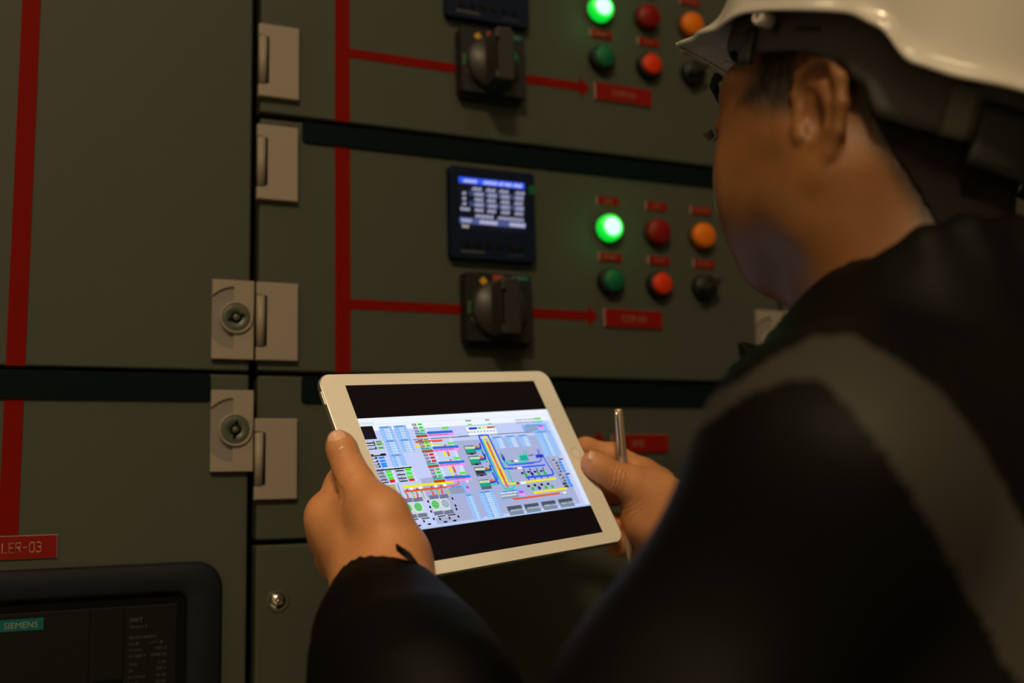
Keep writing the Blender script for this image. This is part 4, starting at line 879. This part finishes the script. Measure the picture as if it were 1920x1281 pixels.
# head and neck
def head_shape():
    S = Shape()
    S.ell(hd(-.018, 0, .030), (.098, .076, .086), .02, HM)
    S.ell(hd(.030, 0, .004), (.058, .061, .072), .03, HM)
    S.cone(hd(.044, .020, -.056), hd(.044, -.020, -.056), .024, .024, .03)
    S.cone(hd(.049, .010, -.070), hd(.049, -.010, -.070), .0150, .0150, .018)
    for s in (1, -1):
        S.cone(hd(.042, s * .019, -.070), hd(.000, s * .051, -.052), .0145, .015, .022)
        S.cone(hd(.000, s * .053, -.056), hd(-.004, s * .064, -.012), .014, .012, .02)
        S.cone(hd(.052, s * .040, -.012), hd(.010, s * .062, -.004), .0195, .011, .018)
        S.cone(hd(.048, s * .036, -.036), hd(.016, s * .050, -.040), .020, .020, .025)
        S.cone(hd(.076, s * .012, .048), hd(.056, s * .044, .046), .0125, .0125, .012)
        S.cute(hd(.086, s * .033, .022), (.014, .017, .012), .012, HM)
        S.ell(hd(.069, s * .032, .023), (.0125, .014, .0115), .004, HM)
    S.chain([hd(.080, 0, .034), hd(.085, 0, .008), hd(.089, 0, -.010)], [.0075, .0085, .0100], .010)
    for s in (1, -1): S.cone(hd(.084, s * .010, -.014), hd(.078, s * .014, -.012), .0072, .006, .006)
    S.chain([hd(.066, .021, -.038), hd(.075, .008, -.033), hd(.075, -.008, -.033), hd(.066, -.021, -.038)], [.004, .0065, .0065, .004], .006)
    S.chain([hd(.064, .017, -.044), hd(.072, 0, -.045), hd(.064, -.017, -.044)], [.004, .0065, .004], .006)
    # neck
    S.cone(hd(-.028, 0, -.020), NB + A3(0, 0, -.02), .058, .062, .03)
    S.cone(hd(.006, 0, -.060), NB + BF * .022 + A3(0, 0, -.03), .038, .044, .03)
    for s in (1, -1): S.cone(hd(-.020, s * .058, -.030), NB + BF * .032 + BL * s * .030 + A3(0, 0, -.03), .018, .016, .03)
    # ears
    for s in (1, -1):
        E_ = lambda x, z, o: hd(-.010 + x - o * .30, s * (.0725 + o), z)     # x forward, z up, o outward
        R_ear = HM @ np.array(Matrix.Rotation(math.radians(-24 * s), 3, 'Z'))
        S.ell(E_(-.006, .006, .006), (.0165, .0050, .0285), .006, R_ear)
        hel = [(.010, .004, .002), (.012, .019, .003), (.008, .031, .006), (-.002, .0365, .009), (-.011, .033, .012), (-.0175, .021, .0135), (-.0185, .006, .0135), (-.016, -.009, .011), (-.010, -.021, .008), (-.004, -.031, .005)]
        S.chain([E_(*p) for p in hel], [.0030, .0036, .0040, .0042, .0042, .0042, .0040, .0038, .0042, .0050], .003)
        S.chain([E_(*p) for p in [(.002, .024, .005), (-.006, .020, .009), (-.010, .008, .0105), (-.009, -.006, .0095), (-.003, -.014, .007)]], [.0020, .0030, .0032, .0032, .0030], .004)
        S.ell(E_(-.001, -.030, .0045), (.0080, .0050, .0115), .006, R_ear)
        S.cute(E_(-.000, .001, .0125), (.0070, .0080, .0115), .004, R_ear)
        S.cute(E_(-.004, .027, .0135), (.0065, .0038, .0045), .003, R_ear)
        S.cone(E_(.009, -.002, .006), E_(.008, -.008, .008), .0045, .0040, .004)
    return S
HS = head_shape()

# hands --------------------------------------------------------------
def finger(S, pts, rs, k=.005): S.chain(pts, rs, k)
def left_hand():
    S = Shape()
    cmc = at(736, 1048, .702); mcp = at(716, 968, .703); ip = at(662, 893, .7265); tip = at(640, 838, .7385)
    # back of the hand: wrist to the four knuckles
    K = [at(619, 968, .746), at(626, 1004, .762), at(624, 1042, .784), at(643, 1071, .798)]
    Rk = [.0135, .0130, .0120, .0105]
    w1, w2 = at(697, 1100, .712), at(730, 1098, .702)
    S.cone(w1, w2, .0230, .0215, .02)
    for kx, r in zip(K, Rk): S.cone(at(715, 1085, .712), kx, .0215, r, .018)
    S.cone(K[0], cmc, .0135, .0190, .02); S.cone(K[1], at(700, 1030, .735), .013, .022, .02)
    S.cone(at(715, 1075, .706), at(690, 985, .728), .021, .0165, .018)
    # thumb with a broad base
    S.cone(at(728, 1080, .700), at(736, 1040, .697), .0195, .0180, .02)
    S.chain([at(736, 1040, .697), at(712, 966, .7045), at(665, 898, .7250)], [.0180, .0150, .0112], .014)
    S.chain([at(665, 898, .7250), at(652, 872, .7310), at(641, 842, .7365), at(637, 833, .7380)], [.0112, .0104, .0100, .0090], .006)
    S.cone(at(716, 966, .7045), at(668, 955, .730), .0115, .0110, .014)      # web
    # fingers close behind the tablet
    F = [(-9, 18.5, .0098, 62), (10, 19.0, .0100, 70), (28, 18.5, .0094, 64), (45, 17.5, .0084, 50)]
    for (v, n, r, ln), k_, rk in zip(F, K, Rk):
        a = tp(-107, v, n + 1.5); b_ = tp(-120 + ln * .55, v - 2, n + .5); c = tp(-120 + ln, v - 3, n - 1)
        if k_ is K[0]: S.chain([k_, at(640, 912, .762)], [rk, .0112], .006); k_ = at(640, 912, .762); rk = .0112
        S.chain([k_, a, b_, c], [rk, r * 1.12, r, r * .86], .008)
    # forearm stub
    S.cone(at(718, 1098, .705), at(735, 1190, .655), .0250, .034, .02)
    S.cone(at(735, 1190, .655), EL, .034, .042, .03)
    return S
def right_hand():
    S = Shape()
    K = [at(1236, 908, .928), at(1240, 945, .932), at(1236, 985, .932), at(1226, 1015, .930)]
    Rk = [.0135, .0130, .0120, .0108]
    w = at(1275, 985, .905)
    for kx, r in zip(K, Rk): S.cone(w, kx, .0220, r, .018)
    S.cone(at(1262, 968, .902), WR + (ER - WR) * .25, .0250, .029, .02); S.cone(WR + (ER - WR) * .25, ER, .030, .042, .03)
    # index finger runs behind the pen to the back of the tablet
    S.chain([K[0], at(1208, 884, .9310), at(1150, 853, .9320), at(1098, 841, .9280), at(1060, 852, .9150)], [.0135, .0108, .0098, .0092, .0084], .006)
    # thumb lies on the bezel, in front of the pen
    S.chain([at(1258, 962, .900), at(1226, 934, .897), at(1184, 906, .8900), at(1152, 893, .8865)], [.0225, .0175, .0128, .0112], .012)
    S.chain([at(1152, 893, .8865), at(1130, 880, .8850), at(1115, 871, .8850), at(1110, 868, .8855)], [.0112, .0106, .0098, .0090], .006)
    S.cone(at(1226, 934, .897), at(1215, 975, .900), .0165, .0170, .02)
    S.cone(at(1215, 975, .900), at(1236, 1000, .905), .0170, .0190, .02)
    S.cone(at(1204, 915, .900), at(1220, 902, .915), .0100, .0110, .015)
    # middle, ring and little finger curl under and behind the tablet's corner
    S.chain([K[1], at(1196, 925, .930), at(1150, 925, .921), at(1118, 935, .909)], [.0130, .0110, .0100, .0088], .006)
    S.chain([K[2], at(1192, 988, .925), at(1152, 985, .915), at(1128, 975, .900)], [.0120, .0104, .0094, .0082], .006)
    S.chain([K[3], at(1186, 1022, .920), at(1156, 1024, .906), at(1146, 1012, .890)], [.0108, .0092, .0084, .0074], .006)
    return S
LH = left_hand(); RH = right_hand()
def torso_shape():
    S = Shape()
    S.cone(SL, SR, .055, .055, .05); S.ell(NB + BF * .01 + A3(0, 0, -.22), (.11, .165, .22), .05, np.array([BF, BL, UP]).T)
    S.ell(A3(PEL[0], PEL[1], 1.08), (.105, .150, .20), .05, np.array([BF, BL, UP]).T); S.ell(PEL, (.11, .165, .13), .05, np.array([BF, BL, UP]).T)
    S.cone(NB, NB + A3(0, 0, -.10), .058, .075, .04)
    S.chain([SL, EL], [.050, .040], .03); S.chain([SR, ER], [.050, .040], .03)
    for s in (1, -1):
        hp = PEL + BL * s * .085; kn = A3(hp[0], hp[1], .50) + BF * .02; an = A3(hp[0], hp[1], .09)
        S.chain([hp, kn, an], [.085, .056, .040], .03); S.cone(an + A3(0, 0, -.045), an + BF * .16 + A3(0, 0, -.058), .035, .025, .03)
    return S
TS = torso_shape()
person = empty('person', (PEL[0], PEL[1], 0), 'person in a black work jacket seen from behind, holding a tablet and a pen', 'person')
parts = []
lo, hi = bbox(HS); parts.append(mesh_sdf(HS, lo, hi, .0018, keep=lambda v: v[:, 2] > NB[2] - .09))
def creases(S, L):
    def f(P):
        d = S(P)
        for c, a, w, n_, amp in L:
            ax = (a - c) / np.linalg.norm(a - c); q = P - c; t = q @ ax; r2 = (q * q).sum(1)
            d = d + amp * np.exp(-(t / w) ** 2) * np.exp(-r2 / (.016 ** 2)) * np.cos(t * 2 * math.pi / n_ + 2.5 * np.sin(q @ CA[1] * 260))
        return d
    return f
LHf = creases(LH, [(at(661, 893, .716), at(640, 838, .7385), .0060, .0030, .00085), (at(652, 930, .735), at(720, 900, .735), .004, .0060, .0014)])
RHf = creases(RH, [(at(1160, 892, .880), at(1108, 868, .8865), .0060, .0032, .0009), (at(1196, 948, .893), at(1240, 990, .89), .010, .0050, .0006)])
lo, hi = bbox(LH); parts.append(mesh_sdf(LHf, lo, hi, .0014, keep=lambda v: v[:, 2] > 1.24))
lo, hi = bbox(RH); parts.append(mesh_sdf(RHf, lo, hi, .0014, keep=lambda v: v[:, 2] > 1.26))
lo, hi = bbox(TS); parts.append(mesh_sdf(TS, lo, hi, .006))
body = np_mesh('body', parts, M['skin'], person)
bv = np.concatenate([v for v, f in parts])
q_ = (bv - HC) @ HM; sx, sy, sz = q_[:, 0], np.abs(q_[:, 1]), q_[:, 2]
sm = lambda t: np.clip(t, 0, 1) ** 2 * (3 - 2 * np.clip(t, 0, 1))
burn = sm((.050 - sx - .45 * np.abs(sz - .030)) / .016) * sm((sx - .000) / .006) * sm((sz - .002 - .25 * (sx - .015)) / .020) * sm((sy - .040) / .01)
nape = sm((.0775 - sy) / .002) * sm((-.022 - sx + .45 * (sz - .02)) / .014) * sm((sz + .105) / .02)
beard = .28 * sm((-.022 - sz) / .03) * sm((sx + .010) / .03) * sm((sz + .12) / .02)
stub = np.where(sz > -.14, np.maximum(np.maximum(burn, nape), beard), 0)
if len(bv) == len(body.data.vertices):
    a_ = body.data.attributes.new('stubble', 'FLOAT', 'POINT'); a_.data.foreach_set('value', stub.astype(np.float32))
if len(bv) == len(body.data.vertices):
    a_ = body.data.attributes.new('hat_shade', 'FLOAT', 'POINT'); a_.data.foreach_set('value', sm((sz + .30) / .05).astype(np.float32) * (np.linalg.norm(bv - HC, axis=1) < .30))
else: print('STUBBLE MISMATCH', len(bv), len(body.data.vertices))

# eyes, brows, lashes, nails ------------------------------------------
for s in (1, -1):
    b = MB(); bmesh.ops.create_uvsphere(b.bm, u_segments=20, v_segments=14, radius=.0112, matrix=Matrix.Translation(tuple(hd(.0690, s * .031, .023))))
    for f in b.bm.faces: f.smooth = True
    b.build('eyeball', M['eye'], person)
    b = MB(); b.tube([tuple(hd(.091, s * .014, .050)), tuple(hd(.088, s * .028, .057)), tuple(hd(.076, s * .044, .056)), tuple(hd(.066, s * .052, .050))], [.0020, .0032, .0030, .0014], 10); b.build('eyebrow', M['hair'], person)
    b = MB()
    for k in range(9):
        t = k / 8 - .5; a = hd(.084 - abs(t) * .010, s * (.032 + t * .024), .020); c = a + HM @ A3(.0055, s * t * .006, -.003); b.tube([tuple(a), tuple((a + c) / 2 + HM @ A3(0, 0, -.001)), tuple(c)], [.0006, .0005, .0002], 5)
    b.build('eyelashes', M['hair'], person)
def nail(c, along, outw, w, l):
    along = along / np.linalg.norm(along); outw = outw - along * (outw @ along); outw /= np.linalg.norm(outw); sd = np.cross(along, outw)
    b = MB(); N1, N2 = 9, 11; g = []
    for i in range(N1):
        row = []
        for j in range(N2):
            u = j / (N2 - 1) * 2 - 1; v = i / (N1 - 1) * 2 - 1
            x = u * w * math.sqrt(max(0, 1 - .35 * abs(v) ** 4)); p = c + sd * x + along * v * l * math.sqrt(1 - .25 * u * u) - outw * (u * u * w * .42 + max(0, v) ** 2 * .0008)
            row.append(b.bm.verts.new(tuple(p)))
        g.append(row)
    for i in range(N1 - 1):
        for j in range(N2 - 1): b.bm.faces.new((g[i][j], g[i][j + 1], g[i + 1][j + 1], g[i + 1][j])).smooth = True
    o = b.build('fingernail', M['nail'], person); m = o.modifiers.new('thick', 'SOLIDIFY'); m.thickness = .0006; m.offset = 0
    return o
vd = lambda px, py: -(CA.T @ A3((px - 960) / FPX, (py - 640.5) / FPX, 1))
# left thumb: nail faces up and to the camera
o1 = (vd(640, 835) * .80 - CA[0] * .30 - CA[1] * .45); o1 /= np.linalg.norm(o1)
nail(at(641, 840, .7372) + o1 * .0112, at(637, 833, .7385) - at(656, 880, .7280), o1, .0072, .0085)
o2 = (vd(1120, 872) * .55 - CA[1] * .85); o2 /= np.linalg.norm(o2)
nail(at(1123, 876, .8850) + o2 * .0113, at(1110, 868, .8855) - at(1152, 893, .8865), o2, .0068, .0090)

# hair: a close-cropped layer over skull and nape -----------------------
def hair_f(P):
    q = (P - HC) @ HM
    d = HS(P) - .0016
    nz = 0
    # hairline: behind and above the ear, a short sideburn in front of it, tapering to the nape
    x, y, z = q[:, 0], np.abs(q[:, 1]), q[:, 2]
    back = np.maximum(x + .036 - .45 * (z - .02), -.100 - z)          # behind the ear, above the nape line
    top = np.maximum(.068 - z, x - .062)
    side = np.maximum(np.maximum(x - .034 + .35 * (z - .03), -.004 - x), .004 - z)
    upper = np.maximum(.046 - z, x + .005)
    m = np.minimum(np.minimum(back, top), upper)
    ear = .030 - np.sqrt((x + .014) ** 2 + ((z - .004) * .75) ** 2); ear = np.where(y > .060, ear, -1)
    low = NB[2] - .03 - P[:, 2]
    return np.maximum(np.maximum(np.maximum(d + nz, m), ear), low)
lo, hi = bbox(HS); hair = np_mesh('hair', [mesh_sdf(hair_f, HC - .16, HC + .16, .0018)], M['hair'], person)

# ------------------------------------------------------------------ jacket
def folds(P, amp, dirs):
    d = np.zeros(len(P))
    for v, w, ph in dirs: d += np.sin(P @ np.array(v) * w + ph + 1.6 * np.sin(P @ np.array([.3, .8, .5]) * w * .37 + ph))
    return d * amp / len(dirs)
def jacket_shape():
    J = Shape(); RB = np.array([BF, BL, UP]).T
    J.ell(NB + BF * .010 + A3(0, 0, -.25), (.150, .195, .260), .05, RB)
    J.ell(A3(PEL[0], PEL[1], 1.10), (.150, .190, .25), .06, RB); J.ell(A3(PEL[0], PEL[1], .97), (.150, .190, .16), .05, RB)
    J.cone(SL + A3(0, 0, -.005), SR, .058, .066, .05)
    J.cone(SL - BL * .08 + A3(0, 0, .012) - BF * .01, NB + BL * .03 + A3(0, 0, -.075), .052, .060, .05)
    J.cone(SR + BL * .06, NB - BL * .03 + A3(0, 0, -.065), .055, .062, .05)
    # left sleeve
    J.chain([SL, SL * .5 + EL * .5, EL], [.058, .058, .060], .03)
    J.chain([EL, at(790, 1350, .590), at(758, 1262, .620), at(738, 1190, .655), at(722, 1128, .688)], [.062, .057, .051, .0425, .0335], .02)
    J.chain([at(722, 1128, .688), at(722, 1112, .697), at(722, 1093, .7045)], [.0335, .0290, .0272], .008)
    # right sleeve
    J.chain([SR, ER], [.070, .062], .03); J.chain([ER, WR * .6 + ER * .4, WR + (ER - WR) * .10], [.062, .048, .036], .02)
    return J
JS = jacket_shape()
CUTL = Shape().cone(at(720, 1040, .722), at(721, 1112, .697), .0248, .0258)
CUTR = Shape().cone(WR + (WR - ER) * .3, WR + (ER - WR) * .16, .028, .029)
CUTN = Shape().cone(NB + A3(0, 0, .12) + BF * .02, NB + A3(0, 0, -.03), .085, .066)
COLP = [at(1985, 432, .640), at(1900, 434, .590), at(1810, 434, .566), at(1735, 456, .560), at(1678, 500, .566), at(1636, 556, .580), at(1592, 626, .600), at(1528, 672, .622), at(1462, 712, .640), at(1418, 700, .652)]
COLR = [hd(-.06, -.085, -.115), NB - BL * .085 + BF * .02 + A3(0, 0, .005), NB - BL * .07 + BF * .09 + A3(0, 0, -.02), NB - BL * .02 + BF * .125 + A3(0, 0, -.05)]
def collar_f(P):
    S = Shape()
    for a, b_ in zip(COLP, COLP[1:]):
        S.cone(a, b_, .0075, .0075, .01); S.cone(a + A3(0, 0, -.02), b_ + A3(0, 0, -.02), .011, .011, .02); S.cone(a + A3(0, 0, -.045), b_ + A3(0, 0, -.045), .014, .014, .03)
    S.cone(at(1420, 692, .652), at(1392, 648, .655), .0080, .0030, .006)
    S.chain([COLP[0]] + COLR, [.012] * 5, .02); S.chain([p + A3(0, 0, -.035) for p in [COLP[0]] + COLR], [.016] * 5, .02)
    return S
CS = collar_f(None)
def jacket_f(P):
    d = JS(P)
    u = np.clip((P[:, 2] - 1.15) / .1, 0, 1)
    d = d + folds(P, .0045, [((.5, .3, .8), 46, .3), ((-.7, .5, .4), 58, 1.7), ((.2, -.8, .6), 37, 2.2)])
    wl = np.linalg.norm(P - at(722, 1150, .675), axis=1); tw = (P - at(722, 1128, .688)) @ (CA[1] * .93 - CA[0] * .25 + CA[2] * .3)
    d = d + .0034 * np.exp(-(wl / .075) ** 2) * np.sin(tw * 190 + 1.5 * np.sin(P @ CA[0] * 60)) * np.clip(tw / .012, 0, 1)
    # gathers of the elastic cuff
    a = at(722, 1104, .700); b_ = at(722, 1084, .7075); ax = (b_ - a) / np.linalg.norm(b_ - a); t = (P - a) @ ax
    q = P - a - t[:, None] * ax; e1 = CA[0]; e2 = np.cross(ax, e1); ang = np.arctan2(q @ e2, q @ e1)
    near = np.clip(1 - np.abs(t - .010) / .022, 0, 1) * (np.sqrt((q * q).sum(1)) < .06)
    d = d + near * .0011 * np.sin(ang * 30)
    c = CS(P); h = np.maximum(.015 - np.abs(d - c), 0) / .015; d = np.minimum(d, c) - h * h * .015 * .25
    d = np.maximum(d, -np.minimum(np.minimum(CUTL(P), CUTR(P)), 1.0))
    nk = np.maximum(-CUTN(P), -1.0); d = np.maximum(d, np.where(c < .004, -1, nk))
    return np.maximum(d, .86 - P[:, 2])
lo, hi = bbox(JS); lo[2] = .84; hi[2] = max(hi[2], 1.62); lo[0] = min(lo[0], .1)
JV, JF = mesh_sdf(jacket_f, lo, hi, .0032)

# reflective tape: runs over the left shoulder and down the back
TAPE = [(at(1300, 790, .515), .0050), (at(1338, 760, .505), .0048), (at(1405, 718, .495), .0044), (at(1468, 685, .480), .0066), (at(1535, 668, .465), .0096), (at(1590, 683, .452), .0138), (at(1650, 735, .440), .0166),
        (at(1715, 800, .430), .0192), (at(1785, 890, .425), .0200), (at(1850, 990, .420), .0200), (at(1910, 1100, .420), .0200), (at(1990, 1240, .420), .0205), (at(2100, 1420, .43), .021)]
def tape_mask(V):
    """distance to the tape's centre line, measured in the plane across the shoulder-to-back direction"""
    best = np.full(len(V), 9.0)
    vdir = CA.T @ A3(.25, 0, 1); vdir /= np.linalg.norm(vdir)
    for (a, ra), (b_, rb) in zip(TAPE, TAPE[1:]):
        P = V - np.outer(V @ vdir, vdir); A_ = a - vdir * (a @ vdir); B_ = b_ - vdir * (b_ @ vdir); ab = B_ - A_
        h = np.clip((P - A_) @ ab / (ab @ ab), 0, 1); e = np.linalg.norm(P - A_ - h[:, None] * ab, axis=1) - (ra + (rb - ra) * h)
        near = np.linalg.norm(V - a - h[:, None] * (b_ - a), axis=1) < .085
        best = np.where(near, np.minimum(best, e), best)
    return best
tm = tape_mask(JV) < 0
FM = tm[JF].all(1)
def sub(V, F):
    u = np.unique(F); mp = np.full(len(V), -1); mp[u] = np.arange(len(u)); return V[u], mp[F]
jk = np_mesh('jacket', [sub(JV, JF[~FM])], M['jacket'], person)
if FM.any():
    tp_ = np_mesh('reflective_tape', [sub(JV, JF[FM])], M['stripe'], person); tp_['label'] = 'grey reflective stripe'
# pointed tab at the left cuff
b = MB()
g = [at(757, 1062, .690), at(744, 1022, .6865), at(772, 1040, .6780), at(797, 1068, .6800), at(812, 1100, .6830), at(775, 1100, .675), at(757, 1062, .690)]
ptsT = [(743, 1020, .6730), (768, 1036, .6690), (788, 1062, .6670), (800, 1090, .6680), (784, 1104, .6640), (762, 1092, .6680), (750, 1068, .6710)]
c0 = A3(*np.mean([at(*p) for p in ptsT], 0)) + vd(772, 1070) * .0015
vs = [b.bm.verts.new(tuple(at(*p))) for p in ptsT]; vc = b.bm.verts.new(tuple(c0))
for i in range(len(vs)): b.bm.faces.new((vs[i], vs[(i + 1) % len(vs)], vc)).smooth = True
o = b.build('cuff_tab', M['jacket'], person); m = o.modifiers.new('thick', 'SOLIDIFY'); m.thickness = .002; m.offset = 0
# trousers and shoes (below the frame)
TR = Shape()
TR.ell(PEL, (.125, .175, .13), .05, np.array([BF, BL, UP]).T)
for s in (1, -1):
    hp = PEL + BL * s * .090; kn = A3(hp[0], hp[1], .50) + BF * .02; an = A3(hp[0], hp[1], .07)
    TR.chain([hp, kn, an], [.100, .076, .066], .03)
lo, hi = bbox(TR); np_mesh('trousers', [mesh_sdf(lambda P: np.maximum(TR(P) + folds(P, .004, [((.2, .3, 1), 40, .1), ((-.6, .4, .5), 30, 1)]), .055 - P[:, 2]), lo, hi, .006)], M['trouser'], person)
for s in (1, -1):
    an = A3(PEL[0], PEL[1], 0) + BL * s * .090; S = Shape()
    S.chain([an - BF * .055 + A3(0, 0, .05), an + BF * .06 + A3(0, 0, .05), an + BF * .19 + A3(0, 0, .042)], [.045, .046, .040], .03); S.cone(an + A3(0, 0, .05), an + A3(0, 0, .11), .045, .045, .03)
    lo, hi = bbox(S); np_mesh('shoe', [mesh_sdf(lambda P: np.maximum(S(P), .002 - P[:, 2]), lo, hi, .005)], M['shoe'], person)

# ------------------------------------------------------------------ hard hat
OH = A3(0.4748, -0.4592, 1.6633)
HHM = np.array([[-0.3914, -0.9091, 0.1424], [0.8543, -0.4165, -0.3109], [0.342, 0.0, 0.9397]])
hh = lambda x, y, z: tuple(OH + HHM @ A3(x, y, z))
def lerp_tab(tab, x):
    for (a, fa), (b_, fb) in zip(tab, tab[1:]):
        if x <= b_: t = (x - a) / (b_ - a); t = t * t * (3 - 2 * t); return fa + (fb - fa) * t
    return tab[-1][1]
RIMZ = [(0, .0105), (20, .0045), (45, .0055), (65, .0105), (70, .0105), (104, .0095), (112, .0040), (124, -.0140), (135, -.0170), (150, -.0158), (180, -.0140)]
FLG = [(0, .0440), (13, .0370), (31, .0150), (48, .0040), (80, .0022), (105, .0035), (118, .0060), (135, .0080), (180, .0085)]
def build_hat():
    e = empty('hard_hat', hh(0, 0, 0), 'white hard hat on the head of the person with the tablet', 'hard hat')
    CX, RA, RB_ = -.010, .1250, .1075
    b = MB(); NP = 120; rows = []
    def ringpts(fn): return [b.bm.verts.new(hh(*fn(360 * k / NP))) for k in range(NP)]
    def pt(phi, off, z):
        a = math.radians(phi); q = 1.0
        c, s = math.cos(a), math.sin(a); r = 1 / math.sqrt((c / (.108 if c > 0 else RA)) ** 2 + (s / RB_) ** 2) + off
        return (CX + r * c, r * s, z)
    ap = lambda phi: min(phi, 360 - phi)
    def zr(phi): return lerp_tab(RIMZ, ap(phi))
    def fl(phi): return lerp_tab(FLG, ap(phi))
    front = lambda phi: max(0, 1 - ap(phi) / 62)
    def bulge(phi):      # raised side and front ribs of the crown
        a = ap(phi); return .004 * math.exp(-((a - 116) / 9) ** 2)
    rows.append(ringpts(lambda p: pt(p, fl(p) - .0012, zr(p) - .0012)))
    rows.append(ringpts(lambda p: pt(p, fl(p), zr(p) + .0004)))
    rows.append(ringpts(lambda p: pt(p, fl(p) - .0008, zr(p) + .0032)))
    rows.append(ringpts(lambda p: pt(p, fl(p) * .55, zr(p) + .0055 + .001 * front(p))))
    rows.append(ringpts(lambda p: pt(p, fl(p) * .15 + .0004, zr(p) + .0100 + .003 * front(p))))
    rows.append(ringpts(lambda p: pt(p, .0 + bulge(p) * .4, zr(p) + .0160 + .004 * front(p))))
    rows.append(ringpts(lambda p: pt(p, -.0012 + bulge(p), .5 * (zr(p) + .012) + .5 * .022 + .012)))
    H_ = .118
    for t in (10, 18, 26, 34, 42, 50, 58, 66, 74, 82):
        ct = math.cos(math.radians(t)); st = math.sin(math.radians(t))
        def f(p, ct=ct, st=st, t=t):
            x, y, z = pt(p, bulge(p) * (1 - t / 90) * 1.2, 0); k = ct ** .82
            return (CX + (x - CX) * k, y * k, .026 + (H_ - .026) * st ** 1.05 + .004 * math.exp(-(y / .012) ** 2) * st)
        rows.append(ringpts(f))
    top = b.bm.verts.new(hh(CX, 0, H_ + .003))
    for A, B in zip(rows, rows[1:]):
        for k in range(NP): b.bm.faces.new((A[k], A[(k + 1) % NP], B[(k + 1) % NP], B[k])).smooth = True
    for k in range(NP): b.bm.faces.new((rows[-1][k], rows[-1][(k + 1) % NP], top)).smooth = True
    o = b.build('shell', M['shell'], e)
    m = o.modifiers.new('thick', 'SOLIDIFY'); m.thickness = .0026; m.offset = -1
    m = o.modifiers.new('sub', 'SUBSURF'); m.levels = 1; m.render_levels = 1
    # nape strap and headband (dark grey), just inside the rim
    BOT = [(0, .004), (45, -.004), (56, -.0095), (66, -.0085), (87, -.0080), (101, -.0127), (110.7, -.0236), (120.3, -.0412), (133, -.0430), (145, -.0437), (180, -.0445)]
    def belt(name, p0, p1, top_, bot_, r, mt, th=.0022, n=60, both=True):
        out = None
        b = MB()
        def pt2(phi, z, off):
            a = math.radians(phi); c, s = math.cos(a), math.sin(a); rr = 1 / math.sqrt((c / r[0]) ** 2 + (s / r[1]) ** 2) + off; return hh(CX + rr * c, rr * s, z)
        g = []
        for k in range(n + 1):
            p = p0 + (p1 - p0) * k / n
            zt = top_(p) if callable(top_) else top_; zb = bot_(p) if callable(bot_) else bot_
            g.append([b.bm.verts.new(pt2(p, zb + (zt - zb) * j / 6, off)) for j, off in enumerate((-.0015, 0, .0004, .0004, .0002, 0, -.0010))])
        for A, B in zip(g, g[1:]):
            for j in range(6): b.bm.faces.new((A[j], B[j], B[j + 1], A[j + 1])).smooth = True
        o = b.build(name, M[mt], e); m = o.modifiers.new('thick', 'SOLIDIFY'); m.thickness = th; m.offset = -1
        return o
    belt('headband', 40, 320, lambda p: zr(p) + .012, lambda p: lerp_tab(BOT, ap(p)), (.1075, .0915), 'helmet_dark', n=160)
    belt('sweat_pad', -60, 60, .016, lambda p: .002 if ap(p) < 50 else -.004, (.1040, .0880), 'helmet_black', th=.004)
    for s in (1, -1):
        q = (lambda a: a) if s == 1 else (lambda a: 360 - a)
        a0, a1 = sorted((q(57.5), q(63.5))); belt('corner_pad', a0, a1, .006, -.0175, (.1110, .0950), 'helmet_black', th=.004, n=8)
        a0, a1 = sorted((q(139.5), q(147.5))); belt('strap_clip', a0, a1, -.012, -.0445, (.1095, .0930), 'helmet_light', n=10)
        for (u0, u1, zt, zb) in ((71.5, 74.5, .0085, -.0005), (81.5, 92.0, .0062, .0018)):
            a0, a1 = sorted((q(u0), q(u1))); belt('band_slot', a0, a1, zt, zb, (.1082, .0922), 'helmet_black', th=.0008, n=6)
        b = MB(); c = A3(*hh(.0228, s * .0985, .0078)); ax = HHM @ A3(.25, s * .97, 0)
        b.tube([tuple(c - ax * .006), tuple(c + ax * .0035), tuple(c + ax * .0045)], [.0050, .0050, .0040], 24); cl = b.build('side_clip', M['shell'], e)
        b = MB(); b.tube([tuple(c + ax * .0040), tuple(c + ax * .0049)], .0014, 12); b.build('clip_pin', M['helmet_dark'], cl)
    belt('nape_foam', 150, 210, -.020, -.0570, (.1120, .0950), 'helmet_black', th=.006, n=40)
    b = MB(); c = A3(*hh(CX - .117, 0, -.034)); ax = HHM @ A3(-1, 0, 0)
    b.tube([tuple(c - ax * .010), tuple(c + ax * .006), tuple(c + ax * .009)], [.019, .019, .015], 32); b.build('ratchet_knob', M['helmet_black'], e)
    b = MB()
    P8 = [(x, y, z) for x in (.085, .1040) for y in (-.021, .021) for z in (.028, .0485)]
    vs = [b.bm.verts.new(hh(x - (.003 if z > .04 and x > .11 else 0), y, z)) for x, y, z in P8]
    for qd in ((0, 1, 3, 2), (4, 6, 7, 5), (0, 4, 5, 1), (2, 3, 7, 6), (0, 2, 6, 4), (1, 5, 7, 3)): b.bm.faces.new([vs[i] for i in qd])
    bmesh.ops.bevel(b.bm, geom=b.bm.edges[:], offset=.004, segments=3, profile=.5, affect='EDGES'); b.build('front_lug', M['shell'], e)
    # raised mark under the peak
    b = MB(); r_ = .011; ctr = (.121, -.030)
    ring = [hh(ctr[0] + r_ * math.cos(a * math.pi / 12) * .7, ctr[1] + r_ * math.sin(a * math.pi / 12), .0105) for a in range(25)]
    b.tube(ring, .0005, 6);  b.build('moulded_mark', M['shell'], e)
    return e
build_hat()
bpy.context.view_layer.update()
